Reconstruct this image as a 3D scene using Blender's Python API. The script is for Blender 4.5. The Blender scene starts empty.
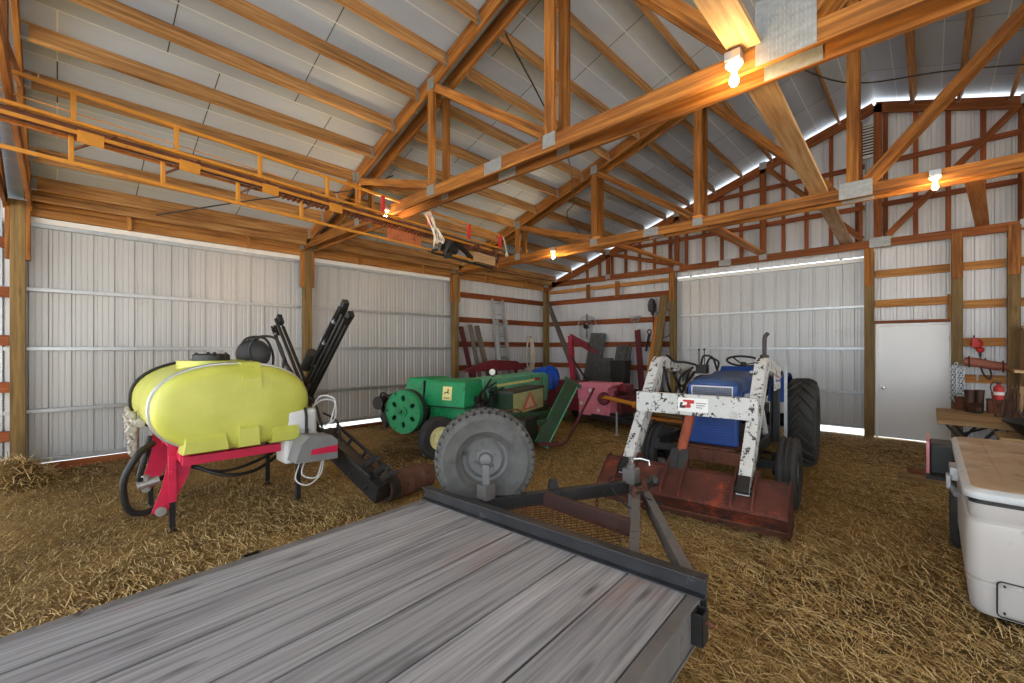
import bpy, math, random
import numpy as np
from mathutils import Vector, Matrix
random.seed(7)
SC = bpy.context.scene
COL = SC.collection
V = Vector
PI = math.pi
W = {}                                    # object name -> world matrix


def tag(o, label=None, cat=None, group=None, kind=None):
    if label: o['label'] = label
    if cat: o['category'] = cat
    if group: o['group'] = group
    if kind: o['kind'] = kind
    return o


def thing(name, label, cat, loc=(0, 0, 0), rz=0.0, group=None):
    o = bpy.data.objects.new(name, None)
    o.empty_display_size = .1
    COL.objects.link(o)
    o.location = loc
    o.rotation_euler = (0, 0, rz)
    W[o.name] = Matrix.Translation(V(loc)) @ Matrix.Rotation(rz, 4, 'Z')
    return tag(o, label, cat, group)


def frame(loc=(0, 0, 0), rz=0.0):
    return Matrix.Translation(V(loc)) @ Matrix.Rotation(rz, 4, 'Z')


class MB:
    """collects shapes; build() links them as one mesh object"""
    def __init__(s, M=None):
        s.v, s.f, s.uv, s.mi, s.sm = [], [], [], [], []
        s.M = M

    def add(s, vs, fs, uvs=None, mi=0, smooth=False):
        b = len(s.v)
        M = s.M
        s.v.extend([(M @ V(p))[:] if M else tuple(p) for p in vs])
        for i, f in enumerate(fs):
            s.f.append([b + k for k in f])
            s.uv.append(uvs[i] if uvs else [(vs[k][0] + vs[k][2] * .3, vs[k][1] + vs[k][2] * .7) for k in f])
            s.mi.append(mi)
            s.sm.append(smooth)
        return s

    def beam(s, a, b, w, h, up=(0, 0, 1), mi=0, taper=1.0):
        a, b, up = V(a), V(b), V(up)
        d = b - a
        L = d.length
        if L < 1e-6: return s
        d = d / L
        x = d.cross(up)
        if x.length < 1e-4: x = d.cross(V((0, 1, 0)))
        x.normalize()
        y = x.cross(d)
        vs = []
        for p, k in ((a, 1.0), (b, taper)):
            for sx, sy in ((-1, -1), (1, -1), (1, 1), (-1, 1)):
                vs.append(p + x * (sx * w * k / 2) + y * (sy * h * k / 2))
        u0, v0 = random.uniform(0, 90), random.uniform(0, 90)
        fs, uv = [], []
        dims = (w, h, w, h)
        acc = 0
        for i in range(4):
            j = (i + 1) % 4
            fs.append((i, j, 4 + j, 4 + i))
            uv.append([(u0, v0 + acc), (u0, v0 + acc + dims[i]), (u0 + L, v0 + acc + dims[i]), (u0 + L, v0 + acc)])
            acc += dims[i]
        fs += [(3, 2, 1, 0), (4, 5, 6, 7)]
        uv += [[(u0, v0), (u0 + .01, v0), (u0 + .01, v0 + .01), (u0, v0 + .01)]] * 2
        return s.add(vs, fs, uv, mi)

    def box(s, x0, x1, y0, y1, z0, z1, mi=0):
        dx, dy, dz = x1 - x0, y1 - y0, z1 - z0
        cx, cy, cz = (x0 + x1) / 2, (y0 + y1) / 2, (z0 + z1) / 2
        if dx >= dy and dx >= dz: return s.beam((x0, cy, cz), (x1, cy, cz), dy, dz, (0, 0, 1), mi)
        if dy >= dz: return s.beam((cx, y0, cz), (cx, y1, cz), dx, dz, (0, 0, 1), mi)
        return s.beam((cx, cy, z0), (cx, cy, z1), dx, dy, (0, 1, 0), mi)

    def loft(s, rings, closed=True, cap=True, mi=0, smooth=True):
        n = len(rings[0])
        vs = [p for r in rings for p in r]
        fs = []
        m = n if closed else n - 1
        for k in range(len(rings) - 1):
            for i in range(m):
                j = (i + 1) % n
                fs.append((k * n + i, k * n + j, (k + 1) * n + j, (k + 1) * n + i))
        s.add(vs, fs, None, mi, smooth)
        if cap and closed:
            s.add(rings[0], [tuple(range(n))[::-1]], None, mi, False)
            s.add(rings[-1], [tuple(range(n))], None, mi, False)
        return s

    @staticmethod
    def basis(d):
        d = V(d).normalized()
        a = V((0, 0, 1)) if abs(d.z) < .9 else V((1, 0, 0))
        x = d.cross(a).normalized()
        return x, x.cross(d) * -1, d

    def cyl(s, a, b, r, r2=None, n=16, cap=True, mi=0):
        a, b = V(a), V(b)
        x, y, d = s.basis(b - a)
        r2 = r if r2 is None else r2
        ring = lambda p, q: [p + x * (q * math.cos(2 * PI * i / n)) + y * (q * math.sin(2 * PI * i / n)) for i in range(n)]
        return s.loft([ring(a, r), ring(b, r2)], True, cap, mi)

    def lathe(s, prof, o, axis, n=32, mi=0, closed=False):
        """prof: (radius, distance along axis)"""
        o = V(o)
        x, y, d = s.basis(axis)
        rings = [[o + d * h + x * (r * math.cos(2 * PI * i / n)) + y * (r * math.sin(2 * PI * i / n)) for i in range(n)] for r, h in prof]
        if closed: rings.append(rings[0])
        return s.loft(rings, True, False, mi)

    def tube(s, pts, r, n=8, mi=0, loop=False):
        P = [V(p) for p in pts]
        rr = r if isinstance(r, (list, tuple)) else [r] * len(P)
        rings = []
        x = None
        for i, p in enumerate(P):
            if loop: d = P[(i + 1) % len(P)] - P[i - 1]
            else: d = P[min(i + 1, len(P) - 1)] - P[max(i - 1, 0)]
            d.normalize()
            if x is None: x = s.basis(d)[0]
            x = (x - d * x.dot(d))
            if x.length < 1e-5: x = s.basis(d)[0]
            x.normalize()
            y = d.cross(x)
            rings.append([p + x * (rr[i] * math.cos(2 * PI * k / n)) + y * (rr[i] * math.sin(2 * PI * k / n)) for k in range(n)])
        if loop: rings.append(rings[0])
        return s.loft(rings, True, not loop, mi)

    def prism(s, poly, o, ux, uy, depth, mi=0, smooth=False):
        """polygon in the plane (ux, uy) at o, extruded by depth along ux x uy (half each way)"""
        o, ux, uy = V(o), V(ux), V(uy)
        nn = ux.cross(uy).normalized() * (depth / 2)
        n = len(poly)
        A = [o + ux * p[0] + uy * p[1] - nn for p in poly]
        B = [o + ux * p[0] + uy * p[1] + nn for p in poly]
        fs = [tuple(range(n))[::-1], tuple(range(n, 2 * n))]
        s.add(A + B, fs, None, mi)
        s.add(A + B, [(i, (i + 1) % n, n + (i + 1) % n, n + i) for i in range(n)], None, mi, smooth)
        return s

    def ball(s, c, r, n=12, mi=0, sc=(1, 1, 1)):
        rings = []
        for k in range(1, n):
            t = PI * k / n
            rings.append([V(c) + V((r * sc[0] * math.sin(t) * math.cos(2 * PI * i / (2 * n)), r * sc[1] * math.sin(t) * math.sin(2 * PI * i / (2 * n)), -r * sc[2] * math.cos(t))) for i in range(2 * n)])
        return s.loft(rings, True, True, mi)

    def build(s, name, mat, parent=None, bevel=0.0, angle=35, origin=None):
        if not s.v: return None
        A = np.array(s.v, dtype=np.float64)
        inv = W[parent.name].inverted() if parent else Matrix.Identity(4)
        Mi = np.array(inv)
        A = A @ Mi[:3, :3].T + Mi[:3, 3]
        lo, hi = A.min(0), A.max(0)
        c = np.array(origin) if origin is not None else np.array([(lo[0] + hi[0]) / 2, (lo[1] + hi[1]) / 2, lo[2]])
        A = A - c
        me = bpy.data.meshes.new(name)
        me.from_pydata([tuple(p) for p in A], [], s.f)
        uvl = me.uv_layers.new(name='UVMap')
        flat = [c2 for f in s.uv for q in f for c2 in q]
        uvl.data.foreach_set('uv', flat)
        mats = mat if isinstance(mat, (list, tuple)) else [mat]
        for m in mats: me.materials.append(m)
        me.polygons.foreach_set('material_index', s.mi)
        me.polygons.foreach_set('use_smooth', s.sm)
        me.update()
        if any(s.sm): me.set_sharp_from_angle(angle=math.radians(angle))
        o = bpy.data.objects.new(name, me)
        COL.objects.link(o)
        o.location = c
        pw = W[parent.name] if parent else Matrix.Identity(4)
        W[o.name] = pw @ Matrix.Translation(V(c))
        if parent: o.parent = parent
        if bevel:
            b = o.modifiers.new('edge', 'BEVEL')
            b.width = bevel
            b.segments = 2
            b.limit_method = 'ANGLE'
            b.angle_limit = math.radians(40)
        return o


def arc(c, r, a0, a1, n, ux=(1, 0, 0), uy=(0, 0, 1)):
    c, ux, uy = V(c), V(ux), V(uy)
    return [c + ux * (r * math.cos(a0 + (a1 - a0) * i / n)) + uy * (r * math.sin(a0 + (a1 - a0) * i / n)) for i in range(n + 1)]


def smooth_path(pts, k=6):
    """Catmull-Rom through the points"""
    P = [V(p) for p in pts]
    P = [P[0] * 2 - P[1]] + P + [P[-1] * 2 - P[-2]]
    out = []
    for i in range(1, len(P) - 2):
        for j in range(k):
            t = j / k
            a, b, c, d = P[i - 1], P[i], P[i + 1], P[i + 2]
            out.append(.5 * ((2 * b) + (c - a) * t + (2 * a - 5 * b + 4 * c - d) * t * t + (3 * b - a - 3 * c + d) * t ** 3))
    out.append(P[-2])
    return out


ORD = ['first', 'second', 'third', 'fourth', 'fifth', 'sixth', 'seventh', 'eighth', 'ninth', 'tenth', 'eleventh', 'twelfth', 'thirteenth', 'fourteenth', 'fifteenth', 'sixteenth', 'seventeenth', 'eighteenth', 'nineteenth', 'twentieth']

# ------------------------------------------------------------------ materials


def srgb(r, g, b):
    f = lambda c: (c / 255) / 12.92 if c / 255 <= .04045 else ((c / 255 + .055) / 1.055) ** 2.4
    return (f(r), f(g), f(b), 1)


def _base(name):
    m = bpy.data.materials.new(name)
    m.use_nodes = True
    nt = m.node_tree
    return m, nt, nt.nodes['Principled BSDF']


def _noise(nt, vec, scale, detail=4, rough=.6):
    n = nt.nodes.new('ShaderNodeTexNoise')
    n.inputs['Scale'].default_value = scale
    n.inputs['Detail'].default_value = detail
    n.inputs['Roughness'].default_value = rough
    if vec: nt.links.new(vec, n.inputs['Vector'])
    return n.outputs['Fac']


def _ramp(nt, fac, stops):
    r = nt.nodes.new('ShaderNodeValToRGB')
    el = r.color_ramp.elements
    while len(el) < len(stops): el.new(.5)
    for e, (p, c) in zip(el, stops):
        e.position = p
        e.color = c if len(c) == 4 else (*c, 1)
    nt.links.new(fac, r.inputs['Fac'])
    return r.outputs['Color']


def _mix(nt, fac, a, b, mode='MIX'):
    m = nt.nodes.new('ShaderNodeMix')
    m.data_type = 'RGBA'
    m.blend_type = mode
    for sock, val in ((m.inputs[0], fac), (m.inputs[6], a), (m.inputs[7], b)):
        if isinstance(val, (int, float)): sock.default_value = val
        elif isinstance(val, tuple): sock.default_value = val
        else: nt.links.new(val, sock)
    return m.outputs[2]


def _map(nt, out, scale):
    mp = nt.nodes.new('ShaderNodeMapping')
    mp.inputs['Scale'].default_value = scale
    nt.links.new(out, mp.inputs['Vector'])
    return mp.outputs['Vector']


def _tc(nt, which='Object'):
    return nt.nodes.new('ShaderNodeTexCoord').outputs[which]


def _bump(nt, bs, h, strength, dist=.01):
    b = nt.nodes.new('ShaderNodeBump')
    b.inputs['Strength'].default_value = strength
    b.inputs['Distance'].default_value = dist
    nt.links.new(h, b.inputs['Height'])
    nt.links.new(b.outputs['Normal'], bs.inputs['Normal'])


def paint(name, col, rough=.55, metal=0.0, var=.18, scale=6.0, wear=None, bump=0.0, spec=.5):
    """plain surface with soft mottling; wear = (colour, scale, threshold, softness) adds patches of their own shape"""
    m, nt, bs = _base(name)
    co = _tc(nt)
    c = tuple(col)
    lo = tuple(x * (1 - var) for x in c[:3]) + (1,)
    hi = tuple(min(1, x * (1 + var)) for x in c[:3]) + (1,)
    colr = _ramp(nt, _noise(nt, co, scale, 5), [(.3, lo), (.7, hi)])
    rg = None
    for w in (wear if isinstance(wear, list) else [wear] if wear else []):
        f = _ramp(nt, _noise(nt, co, w[1], 6, .7), [(w[2], (0, 0, 0)), (w[2] + w[3], (1, 1, 1))])
        colr = _mix(nt, f, colr, w[0])
    nt.links.new(colr, bs.inputs['Base Color'])
    bs.inputs['Roughness'].default_value = rough
    bs.inputs['Metallic'].default_value = metal
    bs.inputs['Specular IOR Level'].default_value = spec
    if bump: _bump(nt, bs, _noise(nt, co, scale * 6, 5), bump)
    return m


def wood(name, dark, mid, light, rough=.65, knots=.5, bump=.25, grain=1.0, var=.35, stain=None):
    """sawn timber: grain runs along u of the UV map, knots, and tone changing from board to board"""
    m, nt, bs = _base(name)
    uv = _tc(nt, 'UV')
    g1 = _noise(nt, _map(nt, uv, (1.3, 26 * grain, 1)), 1.0, 6, .65)
    g2 = _noise(nt, _map(nt, uv, (.6, 5 * grain, 1)), 1.0, 3, .5)
    c = _ramp(nt, g1, [(.36, dark), (.5, mid), (.64, light)])
    c = _mix(nt, .4, c, _ramp(nt, g2, [(.3, dark), (.7, light)]))
    tone = _noise(nt, _map(nt, uv, (.25, .25, 1)), 1.0, 1, .4)
    t = _ramp(nt, tone, [(.3, (1 - var, 1 - var * 1.05, 1 - var * 1.1)), (.7, (1 + var * .3, 1 + var * .25, 1 + var * .2))])
    c = _mix(nt, 1.0, c, t, 'MULTIPLY')
    if knots:
        vo = nt.nodes.new('ShaderNodeTexVoronoi')
        vo.inputs['Scale'].default_value = 1.0
        nt.links.new(_map(nt, uv, (1.6, 8, 1)), vo.inputs['Vector'])
        k = _ramp(nt, vo.outputs['Distance'], [(.03, (1, 1, 1)), (.16, (0, 0, 0))])
        kk = nt.nodes.new('ShaderNodeMath')
        kk.operation = 'MULTIPLY'
        nt.links.new(k, kk.inputs[0])
        kk.inputs[1].default_value = knots
        c = _mix(nt, kk.outputs[0], c, tuple(x * .45 for x in dark[:3]) + (1,))
    if stain:
        f = _ramp(nt, _noise(nt, _map(nt, uv, (.9, 2.0, 1)), 1.0, 4, .55), [(stain[1], (0, 0, 0)), (stain[1] + stain[2], (1, 1, 1))])
        c = _mix(nt, f, c, stain[0])
    nt.links.new(c, bs.inputs['Base Color'])
    bs.inputs['Roughness'].default_value = rough
    bs.inputs['Specular IOR Level'].default_value = .3
    _bump(nt, bs, g1, bump, .004)
    return m


M = {}
M['truss'] = wood('truss pine', srgb(70, 36, 12), srgb(146, 86, 31), srgb(194, 134, 62))
M['truss_dark'] = wood('aged truss pine', srgb(84, 42, 18), srgb(132, 72, 30), srgb(164, 98, 46))
M['purlin'] = wood('purlin spruce', srgb(92, 58, 32), srgb(168, 120, 70), srgb(210, 166, 110), var=.3)
M['girt'] = wood('girt fir', srgb(92, 44, 22), srgb(138, 72, 38), srgb(168, 98, 54))
M['header'] = wood('header fir', srgb(122, 74, 34), srgb(178, 120, 60), srgb(208, 154, 88))
M['post'] = wood('treated post', srgb(82, 64, 36), srgb(124, 100, 60), srgb(152, 126, 80), var=.3)
M['pale_board'] = wood('pale board', srgb(150, 112, 74), srgb(190, 154, 112), srgb(214, 184, 144))
M['orange_board'] = wood('orange board', srgb(160, 92, 34), srgb(204, 130, 58), srgb(224, 158, 84))
M['grey_board'] = wood('weathered grey board', srgb(70, 64, 58), srgb(104, 96, 88), srgb(132, 124, 114), var=.25)
M['bench'] = wood('bench board', srgb(130, 100, 64), srgb(178, 146, 100), srgb(206, 178, 132))
M['deck'] = wood('weathered deck plank', srgb(96, 96, 100), srgb(146, 145, 150), srgb(174, 174, 178), rough=.75, knots=.85, bump=.6, grain=2.0, var=.2, stain=(srgb(136, 112, 106), .58, .2))
M['red_board'] = wood('faded red board', srgb(58, 22, 28), srgb(88, 36, 44), srgb(112, 54, 58))
M['black_plastic'] = paint('black plastic', srgb(34, 35, 37), .45, var=.25)
M['rubber'] = paint('tyre rubber', srgb(50, 50, 51), .8, var=.25, scale=10, bump=.15)
M['rubber_grey'] = paint('dusty grey tyre rubber', srgb(84, 84, 83), .85, var=.2, scale=9, wear=(srgb(60, 60, 60), 5, .52, .2), bump=.2)
M['hose'] = paint('black hose', srgb(30, 31, 33), .5)
M['black_steel'] = paint('black steel', srgb(40, 40, 42), .5, .3, var=.3, wear=(srgb(84, 80, 76), 9, .62, .1))
M['trailer_steel'] = paint('worn black trailer paint', srgb(46, 46, 49), .45, .15, var=.3, scale=5, wear=[(srgb(112, 108, 106), 7, .60, .12), (srgb(110, 62, 48), 16, .70, .06)], bump=.1)
M['trailer_grey'] = paint('dusty trailer steel', srgb(104, 102, 102), .6, .15, var=.22, scale=4, wear=(srgb(60, 58, 58), 8, .58, .1), bump=.1)
M['galv'] = paint('galvanised steel', srgb(176, 180, 184), .38, .75, var=.12, scale=14)
M['gusset'] = paint('truss plate steel', srgb(146, 149, 150), .5, .5, var=.2, scale=20)
M['alu'] = paint('dull aluminium', srgb(176, 178, 178), .4, .6, var=.12)
M['chrome'] = paint('bright metal', srgb(200, 202, 204), .25, .9, var=.1)
M['rust'] = paint('rusty steel', srgb(104, 62, 44), .85, .1, var=.35, scale=6, wear=(srgb(62, 40, 34), 5, .52, .15), bump=.35)
M['tank'] = None
M['white_poly'] = paint('white polyethylene', srgb(206, 208, 210), .45, var=.06)
M['pink_red'] = paint('pinkish red paint', srgb(206, 30, 74), .45, var=.15, wear=(srgb(120, 92, 96), 7, .66, .1))
M['red'] = paint('red paint', srgb(186, 40, 40), .5, var=.2)
M['green'] = paint('faded green implement paint', srgb(20, 142, 88), .5, var=.18, scale=4, wear=[(srgb(58, 150, 110), 2.2, .56, .2), (srgb(34, 84, 56), 5, .58, .14)])
M['green_light'] = paint('bleached green paint', srgb(96, 176, 142), .55, var=.15, scale=4, wear=(srgb(50, 108, 84), 6, .6, .1))
M['green_dark'] = paint('dirty dark green paint', srgb(30, 62, 40), .65, var=.3, wear=(srgb(60, 52, 34), 5, .55, .12))
M['blue'] = paint('tractor blue paint', srgb(26, 66, 140), .4, var=.2, scale=5, wear=(srgb(70, 84, 112), 4, .6, .15))
M['blue_dusty'] = paint('dusty blue hood', srgb(60, 88, 140), .5, var=.18, scale=4, wear=(srgb(124, 130, 146), 2.5, .52, .2))
M['loader'] = paint('chipped grey white loader paint', srgb(196, 198, 198), .5, var=.08, scale=4, wear=[(srgb(44, 42, 42), 15, .565, .02), (srgb(140, 138, 134), 4, .6, .15)])
M['bucket'] = paint('rusty red bucket', srgb(84, 42, 32), .8, .1, var=.4, scale=3, wear=[(srgb(160, 66, 34), 2.6, .56, .12), (srgb(48, 32, 28), 4, .54, .12)], bump=.3)
M['maroon'] = paint('maroon paint', srgb(102, 22, 38), .55, var=.25, wear=(srgb(80, 30, 38), 5, .6, .1))
M['pink'] = paint('faded pink paint', srgb(216, 128, 150), .55, var=.12, wear=(srgb(196, 70, 104), 4, .55, .2))
M['yellow'] = paint('yellow elevator paint', srgb(196, 132, 40), .5, var=.15, wear=(srgb(120, 62, 24), 7, .62, .1))
M['cream'] = paint('cream wheel paint', srgb(226, 222, 170), .5, var=.08)
M['white_paint'] = paint('white trim paint', srgb(232, 233, 232), .5, var=.04)
M['truck_white'] = paint('dirty white body paint', srgb(184, 180, 178), .35, var=.05, scale=3, wear=[(srgb(150, 138, 126), 5, .64, .12), (srgb(96, 72, 56), 14, .73, .05)])
M['truck_lid'] = paint('dust covered lid', srgb(166, 142, 116), .55, var=.2, scale=3, wear=[(srgb(196, 190, 184), 2.6, .52, .15), (srgb(112, 82, 58), 4.5, .58, .12)])
M['white_door'] = paint('glossy white steel door', srgb(214, 217, 221), .22, var=.03, scale=2, wear=(srgb(186, 172, 164), 1.2, .6, .3))
M['tarp'] = paint('blue tarp', srgb(22, 76, 186), .35, var=.25, scale=7)
M['rope'] = paint('white rope', srgb(214, 206, 190), .8)
M['tan'] = paint('tan enamel', srgb(188, 176, 150), .6, var=.2)
M['leather'] = paint('brown leather', srgb(66, 40, 28), .6, var=.3)
M['dark_grille'] = paint('grey grille', srgb(120, 126, 134), .5, .3)
M['rubble'] = paint('ash grey grit', srgb(92, 86, 82), .95, var=.35, scale=14, bump=.6)


def emit(name, col, strength):
    m, nt, bs = _base(name)
    bs.inputs['Base Color'].default_value = col
    bs.inputs['Emission Color'].default_value = col
    bs.inputs['Emission Strength'].default_value = strength
    return m


M['bulb'] = emit('lit bulb glass', (1, .72, .36, 1), 60)


def poly_tank():
    m, nt, bs = _base('translucent yellow green tank')
    co = _tc(nt)
    c = _ramp(nt, _noise(nt, co, 2.2, 4), [(.3, srgb(178, 182, 74)), (.7, srgb(200, 202, 96))])
    s = _ramp(nt, _noise(nt, _map(nt, co, (1, 1, 3)), 9, 6, .7), [(.66, (0, 0, 0)), (.76, (1, 1, 1))])
    c = _mix(nt, s, c, srgb(120, 118, 52))
    nt.links.new(c, bs.inputs['Base Color'])
    bs.inputs['Roughness'].default_value = .38
    bs.inputs['Subsurface Weight'].default_value = 0.0
    return m


M['tank'] = poly_tank()


def sheet_metal(name, col, rough=.42, metal=.35, smear=None):
    m, nt, bs = _base(name)
    co = _tc(nt)
    c = _ramp(nt, _noise(nt, _map(nt, co, (2.5, 2.5, .5)), 1.0, 5), [(.3, tuple(x * .9 for x in col[:3]) + (1,)), (.7, col)])
    if smear:
        f = _ramp(nt, _noise(nt, _map(nt, co, (.7, .7, 1.4)), 1.0, 5, .6), [(smear[1], (0, 0, 0)), (smear[1] + .2, (1, 1, 1))])
        c = _mix(nt, f, c, smear[0])
    nt.links.new(c, bs.inputs['Base Color'])
    bs.inputs['Roughness'].default_value = rough
    bs.inputs['Metallic'].default_value = metal
    return m


M['wall_sheet'] = sheet_metal('white painted wall sheet', srgb(206, 208, 213), .45, .1)
M['door_sheet'] = sheet_metal('door sheet steel', srgb(186, 188, 190), .4, .25, (srgb(164, 160, 158), .58))


def roof_mat():
    m, nt, bs = _base('foil faced roof lining')
    uv = _tc(nt, 'UV')
    br = nt.nodes.new('ShaderNodeTexBrick')
    br.offset = .37
    br.inputs['Scale'].default_value = 1.0
    br.inputs['Brick Width'].default_value = 1.25
    br.inputs['Row Height'].default_value = 1.83
    br.inputs['Mortar Size'].default_value = .006
    br.inputs['Mortar Smooth'].default_value = .2
    br.inputs['Color1'].default_value = srgb(196, 212, 234)
    br.inputs['Color2'].default_value = srgb(178, 195, 218)
    br.inputs['Mortar'].default_value = srgb(70, 72, 76)
    nt.links.new(uv, br.inputs['Vector'])
    b2 = nt.nodes.new('ShaderNodeTexBrick')
    for k_, v_ in (('Scale', 1.0), ('Brick Width', 40.0), ('Row Height', .61), ('Mortar Size', .007), ('Mortar Smooth', .3)): b2.inputs[k_].default_value = v_
    nt.links.new(uv, b2.inputs['Vector'])
    n = _ramp(nt, _noise(nt, _map(nt, uv, (1.2, 4, 1)), 1.0, 5), [(.25, (.84, .84, .86)), (.75, (1, 1, 1))])
    c = _mix(nt, 1.0, _mix(nt, b2.outputs['Fac'], br.outputs['Color'], srgb(232, 238, 246)), n, 'MULTIPLY')
    nt.links.new(c, bs.inputs['Base Color'])
    bs.inputs['Roughness'].default_value = .5
    bs.inputs['Metallic'].default_value = .1
    return m


M['roof'] = roof_mat()


def ground_mat():
    m, nt, bs = _base('straw strewn dirt')
    co = _tc(nt)
    fine = _noise(nt, co, 55, 6, .75)
    mid = _noise(nt, co, 3.0, 5, .6)
    big = _noise(nt, co, .55, 3, .5)
    straw = _ramp(nt, fine, [(.3, srgb(90, 68, 40)), (.5, srgb(164, 134, 84)), (.7, srgb(210, 182, 126))])
    dirt = _ramp(nt, fine, [(.3, srgb(50, 38, 28)), (.7, srgb(104, 82, 58))])
    f = _ramp(nt, big, [(.38, (1, 1, 1)), (.62, (0, 0, 0))])
    f2 = _ramp(nt, mid, [(.35, (0, 0, 0)), (.65, (1, 1, 1))])
    c = _mix(nt, f, straw, dirt)
    c = _mix(nt, .25, c, _mix(nt, f2, srgb(70, 50, 30), srgb(176, 138, 76)))
    nt.links.new(c, bs.inputs['Base Color'])
    bs.inputs['Roughness'].default_value = .95
    bs.inputs['Specular IOR Level'].default_value = .1
    _bump(nt, bs, fine, .8, .03)
    return m


M['ground'] = ground_mat()


def straw_mat():
    m, nt, bs = _base('loose straw stems')
    ge = nt.nodes.new('ShaderNodeNewGeometry')
    c = _ramp(nt, ge.outputs['Random Per Island'], [(0, srgb(98, 74, 42)), (.3, srgb(166, 134, 80)), (.7, srgb(206, 176, 114)), (1, srgb(238, 216, 164))])
    nt.links.new(c, bs.inputs['Base Color'])
    bs.inputs['Roughness'].default_value = .7
    return m


M['straw'] = straw_mat()
# ------------------------------------------------------------------ the barn: shell
XL, XRIDGE, XRT = -8.71, -.75, 7.21
PY = [-.36, 3.347, 6.991, 10.63]
SLOPE = .335


def roof_z(x):                             # underside of the roof lining
    x = x if x <= XRIDGE else 2 * XRIDGE - x
    return 3.85 + SLOPE * (x + 8.35)


def struct(mb, name, mat, parent=None, **k):
    o = mb.build(name, mat, parent, **k)
    if not parent: o['kind'] = 'structure'
    return o


def ribbed(mb, o, u, n, width, z0, ztop, pitch=.229, depth=.019):
    """ribbed sheet: starts at o, runs along u, ribs pushed out along n"""
    o, u, n = V(o), V(u), V(n)
    prof = [(0, 0), (.012, 1), (.040, 1), (.052, 0), (.098, 0), (.103, .22), (.114, .22), (.119, 0), (.163, 0), (.168, .22), (.179, .22), (.184, 0)]
    pts, k = [], 0
    while k * pitch < width:
        for a, d in prof:
            s = k * pitch + a
            if s < width: pts.append((s, d * depth))
        k += 1
    pts.append((width, 0))
    vs, fs = [], []
    for s, d in pts:
        p = o + u * s + n * d
        vs += [V((p.x, p.y, z0)), V((p.x, p.y, ztop(p.x) if callable(ztop) else ztop))]
    for i in range(len(pts) - 1):
        fs.append((2 * i, 2 * i + 2, 2 * i + 3, 2 * i + 1))
    return mb.add(vs, fs)


# floor: one large gently uneven ground sheet that carries on outside the open side
def make_floor():
    nx, ny = 150, 130
    xs = np.linspace(-8.93, 12, nx)
    ys = np.linspace(-9, 10.84, ny)
    rs = np.random.RandomState(3)
    H = rs.rand(ny, nx)
    for _ in range(6): H = (H + np.roll(H, 1, 0) + np.roll(H, -1, 0) + np.roll(H, 1, 1) + np.roll(H, -1, 1)) / 5
    H = (H - H.mean()) / H.std() * .010
    vs = [(xs[i], ys[j], float(H[j, i]) - .005) for j in range(ny) for i in range(nx)]
    fs = [(j * nx + i, j * nx + i + 1, (j + 1) * nx + i + 1, (j + 1) * nx + i) for j in range(ny - 1) for i in range(nx - 1)]
    mb = MB()
    mb.add(vs, fs, None, 0, True)
    struct(mb, 'floor', M['ground'])


make_floor()
mb = MB()
mb.box(-60, 60, -60, 60, -.30, -.06)
struct(mb, 'ground', paint('outdoor gravel', srgb(222, 217, 208), .9, var=.1, scale=2))


def make_straw(n=260000):
    rs = np.random.RandomState(11)
    pts = []
    # most straw lies where the floor is seen between the machines; thin near the back left wall
    x = rs.uniform(-8.75, 3.5, n * 3)
    y = rs.uniform(-.5, 10.6, n * 3)
    dist = np.hypot(x, y)
    keep = rs.rand(n * 3) < np.clip(1.25 - dist / 11.5, .10, 1)
    keep &= ~((x < -5.5) & (y > 2.5) & (rs.rand(n * 3) < .72))
    keep &= ~((x > -2.8) & (x < -.7) & (y < 1.95))
    x, y = x[keep][:n], y[keep][:n]
    n = len(x)
    L = rs.uniform(.03, .15, n) * rs.uniform(.5, 1.2, n)
    a = rs.uniform(0, PI, n) + .6 * np.sin(x * 1.3 + y)
    tilt = rs.normal(0, .18, n)
    w = rs.uniform(.0008, .0021, n)
    z = rs.uniform(.004, .042, n)
    dx, dy = np.cos(a), np.sin(a)
    bend = rs.normal(0, .03, n) * L
    v = np.zeros((n, 6, 3))
    for k, t in enumerate((-.5, 0, .5)):
        cx = x + dx * L * t - dy * (bend if k == 1 else 0)
        cy = y + dy * L * t + dx * (bend if k == 1 else 0)
        cz = np.maximum(z + tilt * L * t + (0.006 if k == 1 else 0), .002)
        v[:, 2 * k] = np.stack([cx - dy * w, cy + dx * w, cz], 1)
        v[:, 2 * k + 1] = np.stack([cx + dy * w, cy - dx * w, cz + .001], 1)
    base = (np.arange(n) * 6)[:, None]
    q = np.concatenate([base + np.array([0, 1, 3, 2]), base + np.array([2, 3, 5, 4])], 1).reshape(-1, 4)
    me = bpy.data.meshes.new('straw')
    me.vertices.add(n * 6)
    me.vertices.foreach_set('co', v.reshape(-1))
    me.loops.add(q.size)
    me.loops.foreach_set('vertex_index', q.reshape(-1).astype(np.int32))
    me.polygons.add(len(q))
    me.polygons.foreach_set('loop_start', np.arange(0, q.size, 4, dtype=np.int32))
    me.update(calc_edges=True)
    me.validate()
    me.materials.append(M['straw'])
    o = bpy.data.objects.new('straw', me)
    COL.objects.link(o)
    tag(o, 'loose golden straw scattered over the dirt floor of the barn', 'straw', kind='stuff')


make_straw()


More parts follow.
